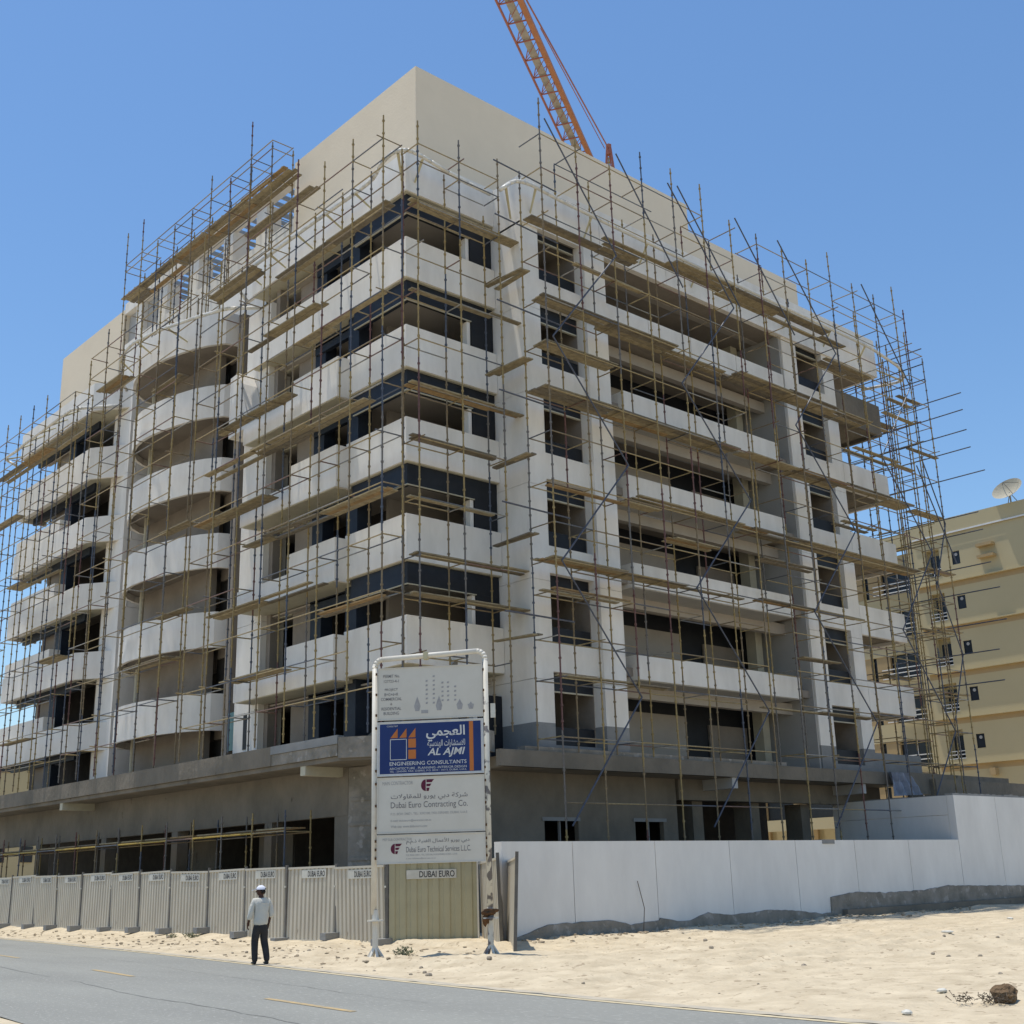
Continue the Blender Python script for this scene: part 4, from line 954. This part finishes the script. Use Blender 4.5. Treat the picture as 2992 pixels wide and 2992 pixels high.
# far building at the left edge
fb = thing('far_pale_building', 'distant pale low building at the far left end of the street', 'building')
box('wall', fb, NB, 20, 60, 108, 120, 0, 14.3)
box('roof_edge', fb, NBF, 19.8, 60, 107.7, 107.99, 14.0, 14.6)
for i in range(12):
    for z in (4, 8, 11.5): box('window', fb, NBW, 21+i*2.4, 22+i*2.4, 107.9, 107.99, z, z+1.3)
    for z in (4, 8, 11.5): box('side_window', fb, NBW, 19.92, 19.99, 109+i*.9, 109.5+i*.9, z, z+1.2)
fb2 = thing('far_beige_villas', 'sunlit beige low building seen through the open parking level', 'building')
box('wall', fb2, NB, 92, 110, 58, 120, 0, 9)
for i in range(8):
    box('window', fb2, NBW, 91.9, 91.99, 60+i*5, 61.4+i*5, 3, 4.6)
    box('column', fb2, NBT, 91.7, 91.99, 58+i*5, 58.4+i*5, 0, 9)

# ---------------------------------------------------------------- walking man
def skin_obj(name, verts, edges, radii, material, parent, sub=2, root=0):
    me = bpy.data.meshes.new('sk'); me.from_pydata([Vector(v) for v in verts], edges, []); o = bpy.data.objects.new('sk', me); C.objects.link(o)
    md = o.modifiers.new('s', 'SKIN'); md.use_smooth_shade = True
    sv_ = me.skin_vertices[0].data
    for i, r in enumerate(radii):
        sv_[i].radius = (r, r) if not isinstance(r, tuple) else r; sv_[i].use_root = (i == root)
    o.modifiers.new('u', 'SUBSURF').levels = sub
    bpy.context.view_layer.update()
    m2 = bpy.data.meshes.new_from_object(o.evaluated_get(bpy.context.evaluated_depsgraph_get())); bpy.data.objects.remove(o)
    m2.materials.clear(); m2.materials.append(material)
    return link(name, m2, material, parent, True)
# local axes: +Y walking direction, +X his right
man = thing('person', 'man in white cap, cream shirt and charcoal trousers walking away along the road edge', 'person', (15.30, 25.92, .01), radians(-12))
H = [(0, 0, .94), (0, 0, 1.12), (0, .01, 1.34), (0, .02, 1.43), (0, .035, 1.50), (0, .05, 1.60),           # pelvis..head 0-5
     (-.17, 0, 1.38), (-.25, .0, 1.12), (-.26, .10, .90), (-.255, .13, .83),                                    # left arm 6-9
     (.17, 0, 1.38), (.235, -.03, 1.12), (.215, .03, .93), (.20, .06, .86),                                      # right arm 10-13
     (-.09, .01, .88), (-.12, .05, .50), (-.13, -.02, .10), (.09, -.01, .88), (.12, .04, .50), (.145, -.16, .12)]
E_ = [(0, 1), (1, 2), (2, 3), (3, 4), (4, 5), (2, 6), (6, 7), (7, 8), (8, 9), (2, 10), (10, 11), (11, 12), (12, 13), (0, 14), (14, 15), (15, 16), (0, 17), (17, 18), (18, 19)]
R_ = [(.13, .1), (.12, .09), (.13, .095), .06, .055, .06, .055, .042, .03, .035, .055, .042, .03, .035, .075, .055, .038, .075, .055, .038]
body = skin_obj('body', H, E_, R_, SKIN, man)
# head with features
M = MB(); n, mm = 16, 12; hc = Vector((0, .045, 1.60))
for j in range(mm+1):
    th = pi*j/mm
    for i in range(n):
        ph = 2*pi*i/n; dx, dy, dz = sin(th)*cos(ph), sin(th)*sin(ph), cos(th)
        M.v.append(tuple(hc+Vector((dx*.078, dy*.098, dz*.115-(.0 if dz > 0 else dy*.012)))))
M.f = [(j*n+i, (j+1)*n+i, (j+1)*n+(i+1) % n, j*n+(i+1) % n) for j in range(mm) for i in range(n)]
hr = radians(52)
def turn(obj): obj.matrix_local = Matrix.Translation(hc) @ Matrix.Rotation(hr, 4, 'Z') @ Matrix.Translation(-hc); return obj
hd_ = turn(link('head', M, SKIN, man, True))
M = MB().tube(hc+Vector((0, .095, .0)), hc+Vector((0, .125, -.02)), .012, 6, .018)
link('nose', M, SKIN, hd_, True)
for sx in (-1, 1):
    link('ear', MB().blob(hc+Vector((sx*.082, 0, -.005)), .03, 1, 8, 6, (.35, .7, 1.1)), SKIN, hd_, True)
    link('eye', MB().blob(hc+Vector((sx*.03, .085, .012)), .012, 1, 6, 4), HAIR, hd_, True)
link('mouth', MB().box(-.022, .022, hc.y+.088, hc.y+.094, hc.z-.052, hc.z-.046), HAIR, hd_)
link('hair', MB().blob(hc+Vector((0, -.025, .005)), .087, 1, 14, 9, (.93, .95, .9)), HAIR, hd_, True)
M = MB()
for j in range(6):
    th = pi/2*j/5
    for i in range(n):
        ph = 2*pi*i/n; M.v.append(tuple(hc+Vector((sin(th)*cos(ph)*.093, sin(th)*sin(ph)*.112, .035+cos(th)*.098))))
M.f = [(j*n+i, (j+1)*n+i, (j+1)*n+(i+1) % n, j*n+(i+1) % n) for j in range(5) for i in range(n)]
br = [(-.085, .07), (-.08, .16), (-.04, .215), (.04, .215), (.08, .16), (.085, .07)]
cp = turn(link('cap', M, CAPM, man, True))
link('cap_brim', MB().extr([(x, hc.y+y_, hc.z+.045-(y_-.085)*.25) for x, y_ in br], (0, 0, .01)), CAPM, cp)
link('cap_strap', MB().box(-.03, .03, hc.y-.118, hc.y-.108, hc.z+.035, hc.z+.06), INK, cp)
# shirt
SV = [(0, 0, .80), (0, -.005, .98), (0, -.01, 1.18), (0, -.005, 1.32), (0, .01, 1.40), (0, .02, 1.455), (-.165, -.005, 1.385), (-.215, -.0, 1.25), (-.245, .0, 1.10), (-.26, .05, .97), (.165, -.005, 1.385), (.22, -.01, 1.25), (.25, -.03, 1.10), (.24, -.01, 1.0)]
skin_obj('shirt', SV, [(0, 1), (1, 2), (2, 3), (3, 4), (4, 5), (3, 6), (6, 7), (7, 8), (8, 9), (3, 10), (10, 11), (11, 12), (12, 13)],
         [(.195, .14), (.185, .135), (.18, .13), (.17, .115), (.11, .09), (.064, .064), .082, .074, .068, .066, .082, .074, .068, .066], SHIRT, man, 2, 2)
TV = [(0, 0, .92), (0, 0, .84), (-.085, .01, .74), (-.11, .05, .52), (-.12, .01, .30), (-.12, -.03, .035), (.085, -.01, .74), (.105, .04, .52), (.12, -.07, .30), (.125, -.17, .05)]
skin_obj('trousers', TV, [(0, 1), (1, 2), (2, 3), (3, 4), (4, 5), (1, 6), (6, 7), (7, 8), (8, 9)], [(.15, .115), (.145, .12), .108, .092, .082, .072, .108, .092, .082, .072], TROU, man, 2, 1)
for x, y_, rx in ((-.12, -.02, 0), (.125, -.16, -.25)):
    skin_obj('shoe', [(x, y_-.05, .045), (x-.005, y_+.06, .04), (x-.012, y_+.17, .03)], [(0, 1), (1, 2)], [(.045, .045), (.042, .035), (.036, .022)], SHOE, man, 2, 0)
# hands: palm, four fingers and thumb each
for sx, w_ in ((-1, Vector((-.262, .125, .90))), (1, Vector((.205, .045, .885)))):
    vs = [w_, w_+Vector((0, .012, -.07))]; es = [(0, 1)]; rs = [(.022, .03), (.018, .034)]
    for f_i, (dy, L_) in enumerate(((-.03, .06), (-.01, .072), (.01, .07), (.03, .055))):
        b0 = w_+Vector((0, .012+dy*.8, -.085)); b1 = b0+Vector((-sx*.008, dy*.15+.004, -L_*.55)); b2 = b1+Vector((-sx*.018, .004, -L_*.42)); k0 = len(vs)
        vs += [b0, b1, b2]; es += [(1, k0), (k0, k0+1), (k0+1, k0+2)]; rs += [.009, .0085, .0075]
    k0 = len(vs); vs += [w_+Vector((-sx*.012, .045, -.045)), w_+Vector((-sx*.02, .058, -.085))]; es += [(0, k0), (k0, k0+1)]; rs += [.011, .009]
    skin_obj('hand', vs, es, rs, SKIN, man, 1, 0)
print('scaffold pieces', NP[0], 'objects', len(bpy.data.objects))
